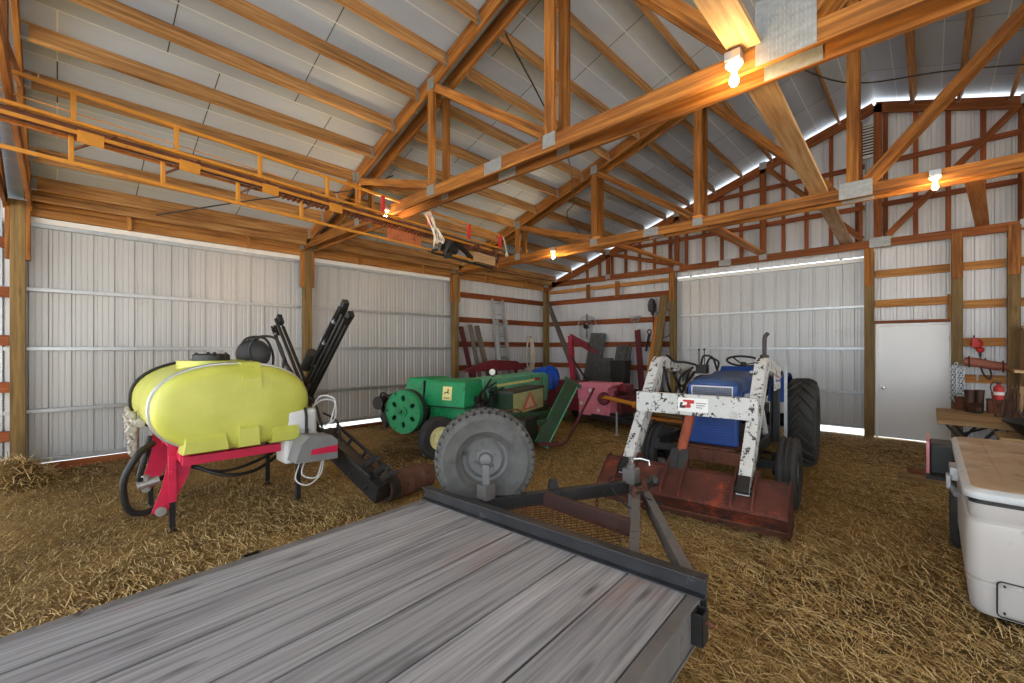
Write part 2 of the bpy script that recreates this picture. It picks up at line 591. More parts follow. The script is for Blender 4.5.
def make_mound():
    """heap of old hay in the corner by the first post"""
    rs = np.random.RandomState(5)
    mb = MB()
    for _ in range(1500):
        r = math.sqrt(rs.rand()) * .42
        t = rs.uniform(0, 2 * PI)
        h = .36 * (1 - (r / .44) ** 2)
        p = V((-8.12 + r * math.cos(t), -.42 + r * math.sin(t), max(.01, h * rs.uniform(.6, 1))))
        d = V((rs.normal(), rs.normal(), rs.normal() * .45)).normalized() * rs.uniform(.06, .16)
        s = d.cross(V((0, 0, 1)))
        if s.length < 1e-4: continue
        s = s.normalized() * .004
        mb.add([p - d - s, p - d + s, p + d + s, p + d - s], [(0, 1, 2, 3)])
    rings = []
    for k in range(6):
        r = .44 * (1 - k / 6)
        rings.append([V((-8.12 + r * math.cos(i * PI / 8) * (1 + .1 * math.sin(3 * i)), -.42 + r * math.sin(i * PI / 8), .32 * (1 - (r / .44) ** 2))) for i in range(16)])
    mb.loft(rings, mi=1)
    o = mb.build('hay', [M['straw'], M['ground']])
    tag(o, 'low heap of old hay piled at the foot of the corner post', 'hay', kind='stuff')


make_mound()

# walls
mb = MB()
ribbed(mb, (-8.87, 6.98, 0), (0, 1, 0), (-1, 0, 0), 3.78, .02, 3.72)
ribbed(mb, (-8.87, -4.2, 0), (0, 1, 0), (-1, 0, 0), 3.86, .02, 3.72)
mb.box(-8.89, -8.86, -.40, 7.02, 3.44, 3.74)
struct(mb, 'wall_left', M['wall_sheet'])
mb = MB()
top = lambda x: roof_z(x) - .075
ribbed(mb, (-8.87, 10.77, 0), (1, 0, 0), (0, 1, 0), 4.30, .02, top)
ribbed(mb, (-4.57, 10.77, 0), (1, 0, 0), (0, 1, 0), 3.68, 3.45, top)
ribbed(mb, (-.89, 10.77, 0), (1, 0, 0), (0, 1, 0), .17, .02, top)
ribbed(mb, (-.72, 10.77, 0), (1, 0, 0), (0, 1, 0), .99, 2.13, top)
ribbed(mb, (.27, 10.77, 0), (1, 0, 0), (0, 1, 0), 7.1, .02, top)
struct(mb, 'wall_far', M['wall_sheet'])
mb = MB()
ribbed(mb, (7.37, 6.9, 0), (0, 1, 0), (1, 0, 0), 3.87, .02, 3.72)
mb.box(7.36, 7.40, -4.2, 6.9, 3.3, 3.72)
struct(mb, 'wall_right', M['wall_sheet'])

# roof lining, two slopes, each a thin slab
mb = MB()
for sgn in (1, -1):
    x0 = XL - .45 if sgn > 0 else XRT + .45
    ys = (-4.4, 11.15)
    za, zb = roof_z(x0), roof_z(XRIDGE)
    sl = math.hypot(XRIDGE - x0, zb - za)
    lo = [(x0, ys[0], za), (x0, ys[1], za), (XRIDGE, ys[1], zb), (XRIDGE, ys[0], zb)]
    hi = [(p[0], p[1], p[2] + .03) for p in lo]
    uvs = [[(ys[0], 0), (ys[1], 0), (ys[1], sl), (ys[0], sl)]] * 2
    mb.add(lo + hi, [(0, 1, 2, 3), (7, 6, 5, 4)], [uvs[0], uvs[0][::-1]])
    mb.add(lo + hi, [(0, 4, 5, 1), (2, 6, 7, 3), (1, 5, 6, 2), (0, 3, 7, 4)])
struct(mb, 'ceiling', M['roof'])

# sliding doors in the left wall (two) and far wall


def sliding_door(name, a, b, ux, nn, z0=.06, z1=3.40, label=None):
    """a, b: coordinates along the wall; ux = wall direction; nn = outward"""
    ux, nn = V(ux), V(nn)
    O = V((-8.85, 0, 0)) if abs(ux.y) > .5 else V((0, 10.75, 0))
    P = lambda s, d, z: O + ux * s + nn * (d + .05) + V((0, 0, z))
    mb = MB()
    ribbed(mb, P(a, .02, 0), ux, nn, b - a, z0, z1)
    d = struct(mb, name, M['door_sheet'])
    for i, z in enumerate((z0 + .03, .82, 1.68, 2.495, z1 - .02)):
        r = MB()
        r.beam(P(a, -.02, z), P(b, -.02, z), .04, .055 if 0 < i < 4 else .06)
        r.build('door_girt', M['galv'], d, .004)
    for s in (a + .03, b - .03):
        r = MB()
        r.beam(P(s, -.02, z0), P(s, -.02, z1), .04, .06, nn)
        r.build('door_stile', M['galv'], d, .004)
    for s in (a + .5, (a + b) / 2, b - .5):
        r = MB()
        r.cyl(P(s, -.03, z1 + .035), P(s, .0, z1 + .035), .03)
        r.beam(P(s, -.03, z1 - .05), P(s, -.03, z1 + .03), .05, .006, nn)
        r.build('door_roller', M['galv'], d)
    return d


sliding_door('door_1', -.55, 3.342, (0, 1, 0), (-1, 0, 0), z0=.10)
sliding_door('door_2', 3.352, 7.12, (0, 1, 0), (-1, 0, 0), z0=.13)
sliding_door('door_3', -4.74, -.78, (1, 0, 0), (0, 1, 0), z0=.13)
for nm, a, b in (('trim_1', -.28, 3.27), ('trim_2', 3.42, 6.92)):
    mb = MB()
    mb.box(-8.80, -8.775, a, b, 3.395, 3.465)
    for k in range(5):
        y = a + (b - a) * (k + .5) / 5
        mb.cyl((-8.776, y, 3.43), (-8.765, y, 3.43), .012, n=8)
    struct(mb, nm, M['white_paint'])
mb = MB()
mb.box(-4.53, -.90, 10.69, 10.715, 3.345, 3.425)
for k in range(5): mb.cyl((-4.2 + k * .75, 10.69, 3.385), (-4.2 + k * .75, 10.68, 3.385), .012, n=8)
struct(mb, 'trim_3', M['white_paint'])
mb = MB()
mb.box(-8.82, -8.79, -4.0, 3.30, 0, .10)
mb.box(-8.82, -8.79, 3.40, 6.95, -.02, .06)
mb.box(-8.82, -8.79, 7.0, 10.7, 0, .20)
struct(mb, 'baseboard_left', M['girt'])

# walk door
mb = MB()
mb.box(-.70, .245, 10.70, 10.745, .03, 2.10)
d = struct(mb, 'door_4', M['white_door'], bevel=.004)
mb = MB()
mb.lathe([(.028, 0), (.028, .008), (.010, .012), (.010, .035), (.024, .045), (.030, .06), (.022, .075), (0, .078)], (-.63, 10.70, .95), (0, -1, 0), 20)
mb.build('door_knob', M['chrome'], d)
for z in (.3, 1.05, 1.85):
    mb = MB()
    mb.cyl((.245, 10.694, z - .05), (.245, 10.694, z + .05), .009)
    mb.build('hinge', M['galv'], d)
mb = MB()
mb.box(-.74, -.70, 10.66, 10.76, .02, 2.14)
mb.box(.245, .285, 10.66, 10.76, .02, 2.14)
mb.box(-.70, .245, 10.66, 10.76, 2.10, 2.14)
struct(mb, 'trim_4', M['white_paint'])

# ------------------------------------------------------------------ posts, girts, headers
BAYWALL = ['left wall', 'left wall', 'left wall', 'left wall']


def timber(name, label, cat, a, b, w, h, mat, up=(0, 0, 1), group=None, bevel=.003):
    mb = MB()
    mb.beam(a, b, w, h, up)
    return tag(mb.build(name, M[mat], None, bevel), label, cat, group)


def wooden_post(x, y, z1, label, facing, cleats=True, cz=(2.86, 3.64), w=.14):
    t = thing('wooden_post', label, 'post', (x, y, 0), 0, 'timber wall posts')
    mb = MB()
    mb.beam((x, y, 0), (x, y, z1), w, w, (0, 1, 0))
    mb.build('post_shaft', M['post'], t, .004)
    if cleats:
        for s in (-1, 1):
            mb = MB()
            if facing == 'x': mb.beam((x + .005, y + s * (w / 2 + .022), cz[0]), (x + .005, y + s * (w / 2 + .022), cz[1]), .13, .042, (0, 1, 0))
            else: mb.beam((x + s * .0, y - (w / 2 + .022), cz[0]), (x + s * .0, y - (w / 2 + .022), cz[1]), .14, .042, (0, 1, 0))
            mb.build('bearing_block', M['truss'], t, .003)
            if facing == 'y': break
    return t


wooden_post(XL, PY[0], 3.64, 'olive treated post standing left of the sliding door behind the yellow tank sprayer', 'x')
wooden_post(XL, PY[1], 3.64, 'treated post between the two left wall sliding doors, behind the sprayer booms', 'x')
wooden_post(XL, PY[2], 3.64, 'treated post at the far edge of the second left sliding door, above the green baler', 'x')
wooden_post(XL, PY[3], 3.60, 'weathered corner post where the left and far walls meet', 'x', False)
wooden_post(-4.62, 10.63, 3.50, 'treated post beside the far sliding door and the leaning planks', 'y')
wooden_post(-.83, 10.63, 3.50, 'treated post between the far sliding door and the white walk door', 'y')
wooden_post(.33, 10.60, 3.62, 'treated post right of the white walk door with chains hanging on it', 'y')
wooden_post(.967, 10.60, 3.62, 'treated post above the workbench at the end of the tool bay', 'y')
for k, y in enumerate((-.36, 3.35, 6.99)):
    wooden_post(XRT, y, 3.64, 'treated post carrying the %s truss along the open right side' % ORD[k], 'x')


def girt(a, b, label, mat='girt', h=.14):
    ax = V(b) - V(a)
    return timber('wall_girt', label, 'girt', a, b, .04, h, mat, (0, 0, 1), 'horizontal wall girts')


GZ = (.52, 1.17, 1.79, 2.43, 3.08)
for k, z in enumerate(GZ):
    girt((-8.80, 7.07, z), (-8.80, 10.60, z), 'brown girt on the left wall behind the ladder, %s board up' % ORD[k])
    girt((-8.80, -3.9, z), (-8.80, -.44, z), 'brown wall girt left of the olive post by the hay heap, %s board up' % ORD[k])
    girt((-8.63, 10.71, z), (-4.70, 10.71, z), 'brown wall girt on the far wall behind the leaning tools, %s board up' % ORD[k])
    if k > 0:
        girt((.41, 10.71, z), (.89, 10.71, z), 'short orange girt between the chain post and bench post, %s level up' % ORD[k], 'header')
    girt((1.05, 10.71, z), (7.1, 10.71, z), 'orange wall girt right of the bench post, %s board up' % ORD[k], 'header')
girt((-.75, 10.71, 3.08), (.25, 10.71, 3.08), 'orange girt over the white walk door, upper of two', 'header')
girt((-.75, 10.71, 2.52), (.25, 10.71, 2.52), 'orange girt over the white walk door, lower of two', 'header')
timber('door_header_board', 'orange header board lying right on top of the white walk door', 'header board', (-.75, 10.66, 2.17), (.25, 10.66, 2.17), .09, .05, 'girt')
timber('door_cripple', 'short orange upright block at the top corner of the walk door', 'block', (.235, 10.68, 2.20), (.235, 10.68, 2.62), .04, .09, 'header', (0, 1, 0))
for k, x in enumerate((-7.05, -6.12)):
    timber('hanging_cleat', 'short yellow cleat under the far truss chord, %s from the corner post' % ORD[k], 'cleat', (x, 10.50, 3.08), (x, 10.50, 3.50), .12, .04, 'truss', (0, 1, 0))
timber('wall_header', 'orange header board under the far truss between corner and door post', 'header board', (-8.6, 10.60, 3.40), (-4.70, 10.60, 3.40), .04, .10, 'header')

for a, b, w, n in ((-.28, 3.27, 'first', 0), (3.42, 6.92, 'second', 1), (7.07, 10.56, 'corner', 2)):
    wh = 'the %s sliding door' % w if n < 2 else 'the ladder in the corner bay'
    timber('wall_header', 'lower orange header plank right above %s' % wh, 'header board', (-8.74, a, 3.525), (-8.74, b, 3.525), .04, .115, 'header')
    hb = timber('wall_header', 'upper orange header plank above %s' % wh, 'header board', (-8.745, a, 3.69), (-8.745, b, 3.69), .04, .20, 'header')
    for j, f in enumerate((.29, .74)):
        y = a + (b - a) * f
        mb = MB()
        mb.beam((-8.705, y, 3.46), (-8.705, y, 3.72), .04, .11, (1, 0, 0))
        mb.build('header_cleat', M['header'], hb, .003)
    timber('eave_purlin', 'pale eave purlin running above %s' % wh, 'purlin', (-8.42, a - .02, roof_z(-8.42) - .125), (-8.42, b + .02, roof_z(-8.42) - .125), .045, .19, 'purlin', (0, 0, 1), 'eave purlins')

# gable studs and girts on the far wall
k = 0
for i in range(-18, 5):
    x = -.60 + .413 * i
    if abs(x + .83) < .09: continue
    zt = roof_z(x) - .26
    if zt < 3.85: continue
    timber('gable_stud', 'brown gable stud above the far truss chord, %s %s of the ridge post' % (ORD[min(19, max(0, (-i - 1) if i < 0 else i))], 'left' if i < 0 else 'right'), 'stud', (x, 10.685, 3.62), (x, 10.685, zt), .07, .04, 'girt', (0, 1, 0), 'gable studs')
for z, nm in ((4.37, 'lower'), (5.15, 'upper')):
    hw = (roof_z(XRIDGE) - .25 - z) / SLOPE
    timber('gable_girt', '%s brown girt across the gable studs left of the ridge post' % nm, 'girt', (XRIDGE - hw, 10.66, z), (-.9, 10.66, z), .035, .09, 'girt', (0, 0, 1), 'gable girts')
    timber('gable_girt', '%s brown girt across the gable studs right of the ridge post' % nm, 'girt', (-.77, 10.66, z), (XRIDGE + hw, 10.66, z), .035, .09, 'girt', (0, 0, 1), 'gable girts')
timber('ridge_post', 'brown upright at the gable peak under the ridge, beside the louvre', 'post', (-.955, 10.62, 3.62), (-.955, 10.62, 6.0), .05, .07, 'girt', (0, 1, 0))

LVM = Matrix.Translation((-.25, 0, 0))
t = thing('louvre_vent', 'white slatted louvre vent high in the far gable near the ridge', 'vent', (-.62, 10.69, 5.32))
mb = MB(LVM)
for a in (((-.82, 5.32), (-.82, 5.94)), ((-.42, 5.32), (-.42, 5.94)), ((-.82, 5.32), (-.42, 5.32)), ((-.82, 5.94), (-.42, 5.94))):
    mb.beam((a[0][0], 10.68, a[0][1]), (a[1][0], 10.68, a[1][1]), .05, .03, (0, 1, 0) if a[0][0] == a[1][0] else (0, 0, 1))
mb.build('vent_frame', M['white_paint'], t)
mb = MB(LVM)
for i in range(11):
    z = 5.355 + i * .054
    mb.beam((-.81, 10.685, z), (-.43, 10.685, z), .026, .006, (0, .7, .7))
mb.build('vent_slat', M['white_paint'], t)
mb = MB(LVM)
mb.box(-.83, -.41, 10.72, 10.73, 5.31, 5.95)
mb.build('vent_backing', M['black_plastic'], t)

# ------------------------------------------------------------------ trusses
VX = [-6.42, -4.49, -2.60]


def roof_truss(y, label, center_plate=(.33, .20), drop=0.0, mat='truss'):
    t = thing('roof_truss', label, 'truss', (XRIDGE, y, 3.555))
    zc = .195 / 2 + .03 + drop
    up = V((0, 0, 1))
    # chords
    mb = MB()
    mb.beam((XL - .03, y, 3.628), (XRT + .03, y, 3.628), .04, .145)
    mb.build('bottom_chord', M[mat], t, .003)
    for sgn in (-1, 1):
        xe = XL if sgn < 0 else XRT
        mb = MB()
        mb.beam((xe, y, roof_z(xe) - zc), (XRIDGE, y, roof_z(XRIDGE) - zc), .04, .19)
        mb.build('top_chord', M[mat], t, .003)
    mb = MB()
    mb.beam((-.70, y, 3.70), (-.70, y, roof_z(XRIDGE) - .20), .12, .04, (0, 1, 0))
    mb.build('king_post', M[mat], t, .003)
    for sgn in (-1, 1):
        X = [XRIDGE + sgn * (XRIDGE - v) for v in VX]
        for v in X:
            mb = MB()
            mb.beam((v, y, 3.69), (v, y, roof_z(v) - .19), .12, .04, (0, 1, 0))
            mb.build('web_post', M[mat], t, .003)
        X2 = X + [XRIDGE + sgn * .10]
        for i in range(3):
            mb = MB()
            a = V((X2[i] - sgn * .08, y + .002, roof_z(X2[i]) - .235))
            b = V((X2[i + 1] + sgn * .08, y + .002, 3.75))
            mb.beam(a, b, .036, .10)
            mb.build('web_diagonal', M[mat], t, .003)
    # toothed plates on the near face
    yy = y - .0235
    plates = [(-.67, 3.56 + center_plate[1] / 2, center_plate[0], center_plate[1])]
    for sgn in (-1, 1):
        for v in VX:
            x = XRIDGE + sgn * (XRIDGE - v)
            plates.append((x, 3.655, .15, .13))
            plates.append((x, roof_z(x) - .16, .14, .15))
        xs = XRIDGE + sgn * 2.62
        plates.append((xs, 3.63, .26, .13))
        plates.append((XRIDGE + sgn * 7.86, 3.64, .2, .15))
    for x, z, w, h in plates:
        mb = MB()
        mb.box(x - w / 2, x + w / 2, yy - .0015, yy + .0015, z - h / 2, z + h / 2)
        n1, n2 = max(3, int(w / .022)), max(3, int(h / .045))
        for i in range(n1):
            for j in range(n2):
                px, pz = x - w / 2 + (i + .5) * w / n1, z - h / 2 + (j + .5) * h / n2
                mb.add([(px - .003, yy - .002, pz - .014), (px + .003, yy - .002, pz - .014), (px + .003, yy - .005, pz + .014), (px - .003, yy - .005, pz + .014)], [(0, 1, 2, 3)])
        mb.build('gusset_plate', M['gusset'], t)
    return t


roof_truss(PY[0] - .11, 'near ply of the roof truss over the olive post, at the edge of the picture')
roof_truss(PY[0] + .11, 'far ply of the roof truss over the olive post, seen edge-on')
roof_truss(PY[1] - .11, 'near ply of the double roof truss with the big central plate and lit bulb', (.34, .42))
roof_truss(PY[1] + .11, 'far ply of the double roof truss with the big central plate, behind its twin', (.34, .20))
roof_truss(PY[2] - .11, 'near ply of the double roof truss past the hay elevator end', (.33, .20))
roof_truss(PY[2] + .11, 'far ply of the double roof truss past the hay elevator end')
roof_truss(10.53, 'dark roof truss against the far wall above the sliding door', (.30, .18), .10, mat='truss_dark')

# lateral boards on top of the bottom chords


def brace(a, b, w, h, label, mat='pale_board'):
    return timber('lateral_brace', label, 'brace', a, b, w, h, mat)


brace((-.885, -.50, 3.722), (-.90, 3.21, 3.722), .19, .04, 'pale knotty brace board running toward the camera over the central bulb')
brace((-.93, 3.42, 3.722), (-1.17, 10.55, 3.722), .19, .04, 'rough pale brace board from the central bulb truss to the far wall')
brace((-4.42, 6.84, 3.722), (-4.40, 10.55, 3.722), .14, .04, 'orange brace board lying along the far bay near the leaning planks', 'orange_board')
brace((-2.60, 6.84, 3.722), (-2.62, 10.55, 3.722), .14, .04, 'orange brace board lying along the far bay above the sliding door', 'orange_board')
brace((.34, 7.12, 3.722), (.62, 10.55, 3.722), .16, .04, 'yellow brace board lying along the far bay beside the far lit bulb', 'orange_board')

# ------------------------------------------------------------------ purlins
nrm = V((-SLOPE, 0, 1)).normalized()
BAYS = [(PY[0] + .13, PY[1] - .13, 'bay over the sprayer'), (PY[1] + .13, PY[2] - .13, 'bay over the baler'), (PY[2] + .13, 10.51, 'far bay by the gable')]


def purlin(x, y0, y1, label):
    sgn = 1 if x <= XRIDGE else -1
    n = V((-SLOPE * sgn, 0, 1)).normalized()
    c = V((x, 0, roof_z(x) - .20)) + n * .095
    mb = MB()
    mb.beam((c.x, y0, c.z), (c.x, y1, c.z), .04, .185, n)
    o = tag(mb.build('roof_purlin', M['purlin'], None, .003), label, 'purlin', 'roof purlins')
    for y, s in ((y0, 1), (y1, -1)):
        h = MB()
        d = n.cross(V((0, 1, 0)))
        for q in (-1, 1):
            h.beam(V((c.x, y, c.z)) + d * (q * .0225) - n * .02, V((c.x, y + s * .05, c.z)) + d * (q * .0225) - n * .02, .003, .15, n)
        h.beam(V((c.x, y, c.z)) - n * .0945, V((c.x, y + s * .05, c.z)) - n * .0945, .046, .003, n)
        h.build('joist_hanger', M['galv'], o)
    return o


for bi, (y0, y1, nm) in enumerate(BAYS):
    for k in range(13):
        x = -8.197 + .578 * k
        purlin(x, y0, y1, 'left slope roof purlin in the %s, %s up from the eave' % (nm, ORD[k]))
    for k in range(7):
        x = 2 * XRIDGE - (-8.197 + .578 * (12 - k))
        purlin(x, y0, y1, 'right slope roof purlin in the %s, %s down from the ridge' % (nm, ORD[k]))


def lamp(x, y, z, label, power=34):
    t = thing('bare_bulb_lamp', label, 'lamp', (x, y, z), 0, 'bare bulbs on the trusses')
    mb = MB()
    mb.lathe([(0, .0), (.055, .0), (.057, -.02), (.045, -.035), (.03, -.05), (.022, -.06), (0, -.06)], (x, y, z), (0, 0, 1), 20)
    mb.build('lamp_holder', M['white_paint'], t)
    mb = MB()
    mb.box(x - .05, x + .05, y - .05, y + .05, z, z + .06)
    mb.build('junction_box', M['galv'], t, .004)
    mb = MB()
    mb.lathe([(0, -.055), (.013, -.055), (.014, -.075), (.022, -.095), (.030, -.12), (.029, -.14), (.018, -.158), (0, -.163)], (x, y, z), (0, 0, 1), 20)
    mb.build('bulb', M['bulb'], t)
    l = bpy.data.lights.new('bulb_light', 'POINT')
    l.energy = power
    l.color = (1, .66, .30)
    l.shadow_soft_size = .04
    lo = bpy.data.objects.new('bulb_light', l)
    COL.objects.link(lo)
    lo.location = (x, y - .02, z - .21)


lamp(-.96, 3.18, 3.63, 'lit bare bulb under the big plated truss, above the tractor')
lamp(-5.50, 3.18, 3.63, 'lit bare bulb by the red elevator posts above the sprayer booms')
lamp(.04, 6.84, 3.63, 'lit bare bulb on the far truss above the white walk door')
lamp(-5.42, 6.84, 3.63, 'lit bare bulb on the far truss above the leaning ladder corner')
# ------------------------------------------------------------------ wheels (shared by trailer, baler, tractor, box trailer)


def wheel_frame(c, axis, up=(0, 0, 1)):
    d = V(axis).normalized()
    x = d.cross(V(up)).normalized()
    y = x.cross(d) * -1 if False else d.cross(x) * -1
    return V(c), x, y.normalized(), d


def tyre_mesh(c, axis, R, w, rr, tread='rib', lugs=22, lug_h=.035, M_=None):
    """c: wheel centre, axis: outward direction, R: outer radius, w: width, rr: rim radius"""
    mb = MB(M_)
    h = w / 2
    Rt = R - (lug_h if tread == 'lug' else 0)
    prof = [(rr - .012, -h * .72), (rr + .01, -h * .86), (rr + (Rt - rr) * .35, -h * 1.0), (rr + (Rt - rr) * .72, -h * .98), (Rt - .018, -h * .86)]
    if tread == 'rib':
        n = 3
        gw = .012
        seg = h * 1.64 / n
        for i in range(n):
            a = -h * .82 + i * seg
            prof += [(Rt - .008, a + gw), (Rt, a + gw + .008), (Rt, a + seg - gw - .008), (Rt - .008, a + seg - gw)]
            if i < n - 1: prof += [(Rt - .026, a + seg - gw * .6), (Rt - .026, a + seg + gw * .6)]
    elif tread == 'block': prof += [(R - .02, -h * .80), (R - .02, h * .80)]
    else:
        prof += [(Rt, -h * .72), (Rt + .004, 0), (Rt, h * .72)]
    prof += [(Rt - .018, h * .86), (rr + (Rt - rr) * .72, h * .98), (rr + (Rt - rr) * .66, h * 1.03), (rr + (Rt - rr) * .62, h * 1.0), (rr + (Rt - rr) * .35, h * 1.02), (rr + (Rt - rr) * .30, h * .99), (rr + (Rt - rr) * .16, h * 1.0), (rr + .012, h * .90), (rr + .004, h * .80), (rr - .012, h * .72)]
    mb.lathe(prof, c, axis, 56)
    c = V(c)
    x, y, d = MB.basis(V(axis))
    pt = lambda r, t, k: c + d * k + x * (r * math.cos(t)) + y * (r * math.sin(t))
    if tread == 'lug':                       # tractor bar tread, alternating chevrons
        for i in range(lugs):
            for s in (-1, 1):
                t0 = 2 * PI * (i + (.5 if s > 0 else 0)) / lugs
                rings = []
                for q in range(5):
                    f = q / 4
                    k = s * h * (-.06 + 1.0 * f)
                    t = t0 + .34 * f
                    rad = Rt - .012 - (.03 if q == 4 else 0)
                    top = R - (.004 if q < 3 else .018 if q == 3 else .055)
                    hw = .026 / R * (1.0 + .3 * f)
                    rings.append([pt(rad, t - hw * 1.5, k), pt(rad, t + hw * 1.5, k), pt(top, t + hw, k), pt(top, t - hw, k)])
                mb.loft(rings, True, True, 0, False)
    if tread == 'block':
        for i in range(lugs):
            t = 2 * PI * i / lugs
            for s in (-1, 1):
                for (k0, k1, dt) in ((.50, .93, 0), (.06, .44, .5)):
                    tt = t + dt * 2 * PI / lugs
                    hw = PI / lugs * .58
                    r1 = R + .010
                    r0 = R - .02
                    e = .022 if k1 > .9 else 0
                    a = [pt(r0, tt - hw, s * h * k0), pt(r0, tt + hw, s * h * k0), pt(r1, tt + hw, s * h * k0), pt(r1, tt - hw, s * h * k0)]
                    b = [pt(r0 - e, tt - hw, s * h * k1), pt(r0 - e, tt + hw, s * h * k1), pt(r1 - e, tt + hw, s * h * k1), pt(r1 - e, tt - hw, s * h * k1)]
                    mb.loft([a, b], True, True, 0, False)
    return mb


def rim_mesh(c, axis, w, rr, holes=0, hub=.05, dish=.03, M_=None, nuts=5, bolt_r=.07):
    mb = MB(M_)
    h = w / 2 * .78
    mb.lathe([(rr + .012, h), (rr + .014, h - .012), (rr - .012, h - .016), (rr - .022, h - .05), (rr - .030, dish + .01), (rr - .05, dish), (rr * .62, dish + .022), (rr * .52, dish + .012), (hub * 1.3, dish + .004), (hub, dish + .012), (hub * .8, dish + .045), (0, dish + .05), (0, dish - .01), (rr - .03, dish - .02), (rr - .03, -h + .016), (rr + .014, -h + .012), (rr + .012, -h)], c, axis, 40)
    c = V(c)
    x, y, d = MB.basis(V(axis))
    for i in range(nuts):
        t = 2 * PI * i / nuts + .3
        p = c + x * (bolt_r * math.cos(t)) + y * (bolt_r * math.sin(t)) + d * (dish + .006)
        mb.cyl(p, p + d * .024, .011, n=6)
    for i in range(holes):
        t = 2 * PI * i / holes
        p = c + x * (rr * .66 * math.cos(t)) + y * (rr * .66 * math.sin(t)) + d * (dish + .012)
        mb.cyl(p, p + d * .012, .016, n=10, mi=1)
    return mb


# ------------------------------------------------------------------ flatbed trailer
TL, TR = (-1.68, 1.905, 0), math.radians(3.3)
T = thing('flatbed_trailer', 'grey plank flatbed trailer with black steel frame and tongue', 'trailer', TL, TR)
TM = frame(TL, TR)
DZ = .60
seams = [-.955, -.68, -.397, -.105, .042, .331, .622, .903]
for i in range(7):
    mb = MB(TM)
    a, b = seams[i] + .0052, seams[i + 1] - .0052
    mb.beam(((a + b) / 2, -4.4, DZ - .019), ((a + b) / 2, -.012, DZ - .019), b - a, .038)
    mb.build('deck_plank', M['deck'], T, .003)
mb = MB(TM)
mb.beam((0, .012, DZ + .02), (0, .012, DZ + .02), .1, .1)
for s in (-1, 1):                            # side channels: flat cap, web
    mb = MB(TM)
    x = s * .932
    mb.box(x - .027, x + .027, -4.4, -.01, DZ - .012, DZ + .002)
    mb.box(s * .945 - .006, s * .945 + .006, -4.4, 0, DZ - .17, DZ - .012)
    mb.box(x - .027, x + .027, -4.4, 0, DZ - .18, DZ - .17)
    mb.build('side_channel', M['trailer_grey'], T, .003)
mb = MB(TM)                                  # front angle iron standing above the deck
mb.box(-.985, .975, .006, .020, DZ - .10, DZ + .078)
mb.box(-.985, .975, -.02, .045, DZ + .072, DZ + .082)
mb.box(-.985, .975, -.035, .006, DZ - .0, DZ + .006)
mb.build('front_rail', M['trailer_steel'], T, .003)
for k in range(6):
    mb = MB(TM)
    mb.box(-.92, .92, -.5 - k * .75, -.44 - k * .75, DZ - .16, DZ - .04)
    mb.build('cross_member', M['trailer_steel'], T)
# axle and wheels far back under the deck
mb = MB(TM)
mb.beam((-1.12, -2.9, .34), (1.12, -2.9, .34), .08, .08)
mb.build('axle', M['trailer_steel'], T)
for s in (-1, 1):
    o = tyre_mesh((s * 1.14, -2.9, .335), (s, 0, 0), .335, .19, .19, 'rib', M_=TM).build('wheel', M['rubber'], T)
    rim_mesh((s * 1.14, -2.9, .335), (s, 0, 0), .19, .19, M_=TM).build('rim', M['trailer_grey'], o)


def channel(mb, a, b, h=.10, w=.05, z=.5):
    mb.beam((a[0], a[1], z), (b[0], b[1], z), .012, h)
    d = (V((b[0], b[1], 0)) - V((a[0], a[1], 0))).normalized()
    n = V((-d.y, d.x, 0))
    for q in (1, -1):
        o = n * (w / 2)
        mb.beam((a[0] + o.x, a[1] + o.y, z + q * (h / 2 - .005)), (b[0] + o.x, b[1] + o.y, z + q * (h / 2 - .005)), w, .01)


for nm, a, b, h in (('tongue_beam', (-.92, .03), (-.02, 1.64), .10), ('tongue_beam', (.62, .03), (.035, 1.36), .10), ('outer_brace', (-1.0, .02), (-.42, .92), .07), ('outer_brace', (.90, .13), (.12, 1.34), .10)):
    mb = MB(TM)
    mb.beam((a[0], a[1], .50), (b[0], b[1], .50), .05, h)
    d = (V((b[0], b[1], 0)) - V((a[0], a[1], 0))).normalized()
    mb.beam((a[0], a[1], .50 + h / 2 + .003), (b[0], b[1], .50 + h / 2 + .003), .058, .006)
    mb.build(nm, M['trailer_grey'] if a[0] > .5 else M['trailer_steel'], T, .004)
mb = MB(TM)
mb.beam((-.48, .80, .495), (.31, .72, .495), .05, .11)
mb.build('tongue_cross_channel', paint('rust brown channel', srgb(72, 48, 44), .8, var=.3), T, .004)
mb = MB(TM)                                  # expanded metal tray between rail and cross channel
n = 30
def clipx(x, y): return max(-.86 + .55 * y, min(.56 - .45 * y, x))
for i in range(-8, n + 8):
    for s in (1, -1):
        pts = []
        for j in range(13):
            y = .03 + .70 * j / 12
            x = -.85 + (i + s * (j * .8) + (0 if s > 0 else 8)) * .052
            if -.88 + .53 * y < x < .58 - .44 * y: pts.append((x, y))
        for p, q in zip(pts, pts[1:]): mb.beam((p[0], p[1], .468), (q[0], q[1], .468), .004, .004)
mb.build('expanded_metal_tray', M['rust'], T)
mb = MB(TM)                                  # coupler and jack
mb.beam((-.01, 1.40, .50), (-.01, 1.74, .50), .07, .07, taper=.85)
mb.ball((-.01, 1.80, .50), .052, 8)
mb.build('coupler', M['trailer_steel'], T, .004)
mb = MB(TM)
mb.cyl((-.08, 1.50, .12), (-.08, 1.50, .56), .026)
mb.cyl((-.08, 1.50, .10), (-.08, 1.50, .13), .07)
mb.box(-.135, -.025, 1.445, 1.555, .54, .665)
mb.cyl((-.08, 1.50, .665), (-.08, 1.50, .70), .036)
j = mb.build('tongue_jack', M['trailer_grey'], T, .004)
mb = MB(TM)
mb.cyl((-.08, 1.50, .70), (-.08, 1.50, .755), .026)
mb.tube([(-.08, 1.50, .74), (.0, 1.52, .752), (.06, 1.54, .74), (.065, 1.54, .70)], .009)
mb.build('jack_crank', M['chrome'], j)


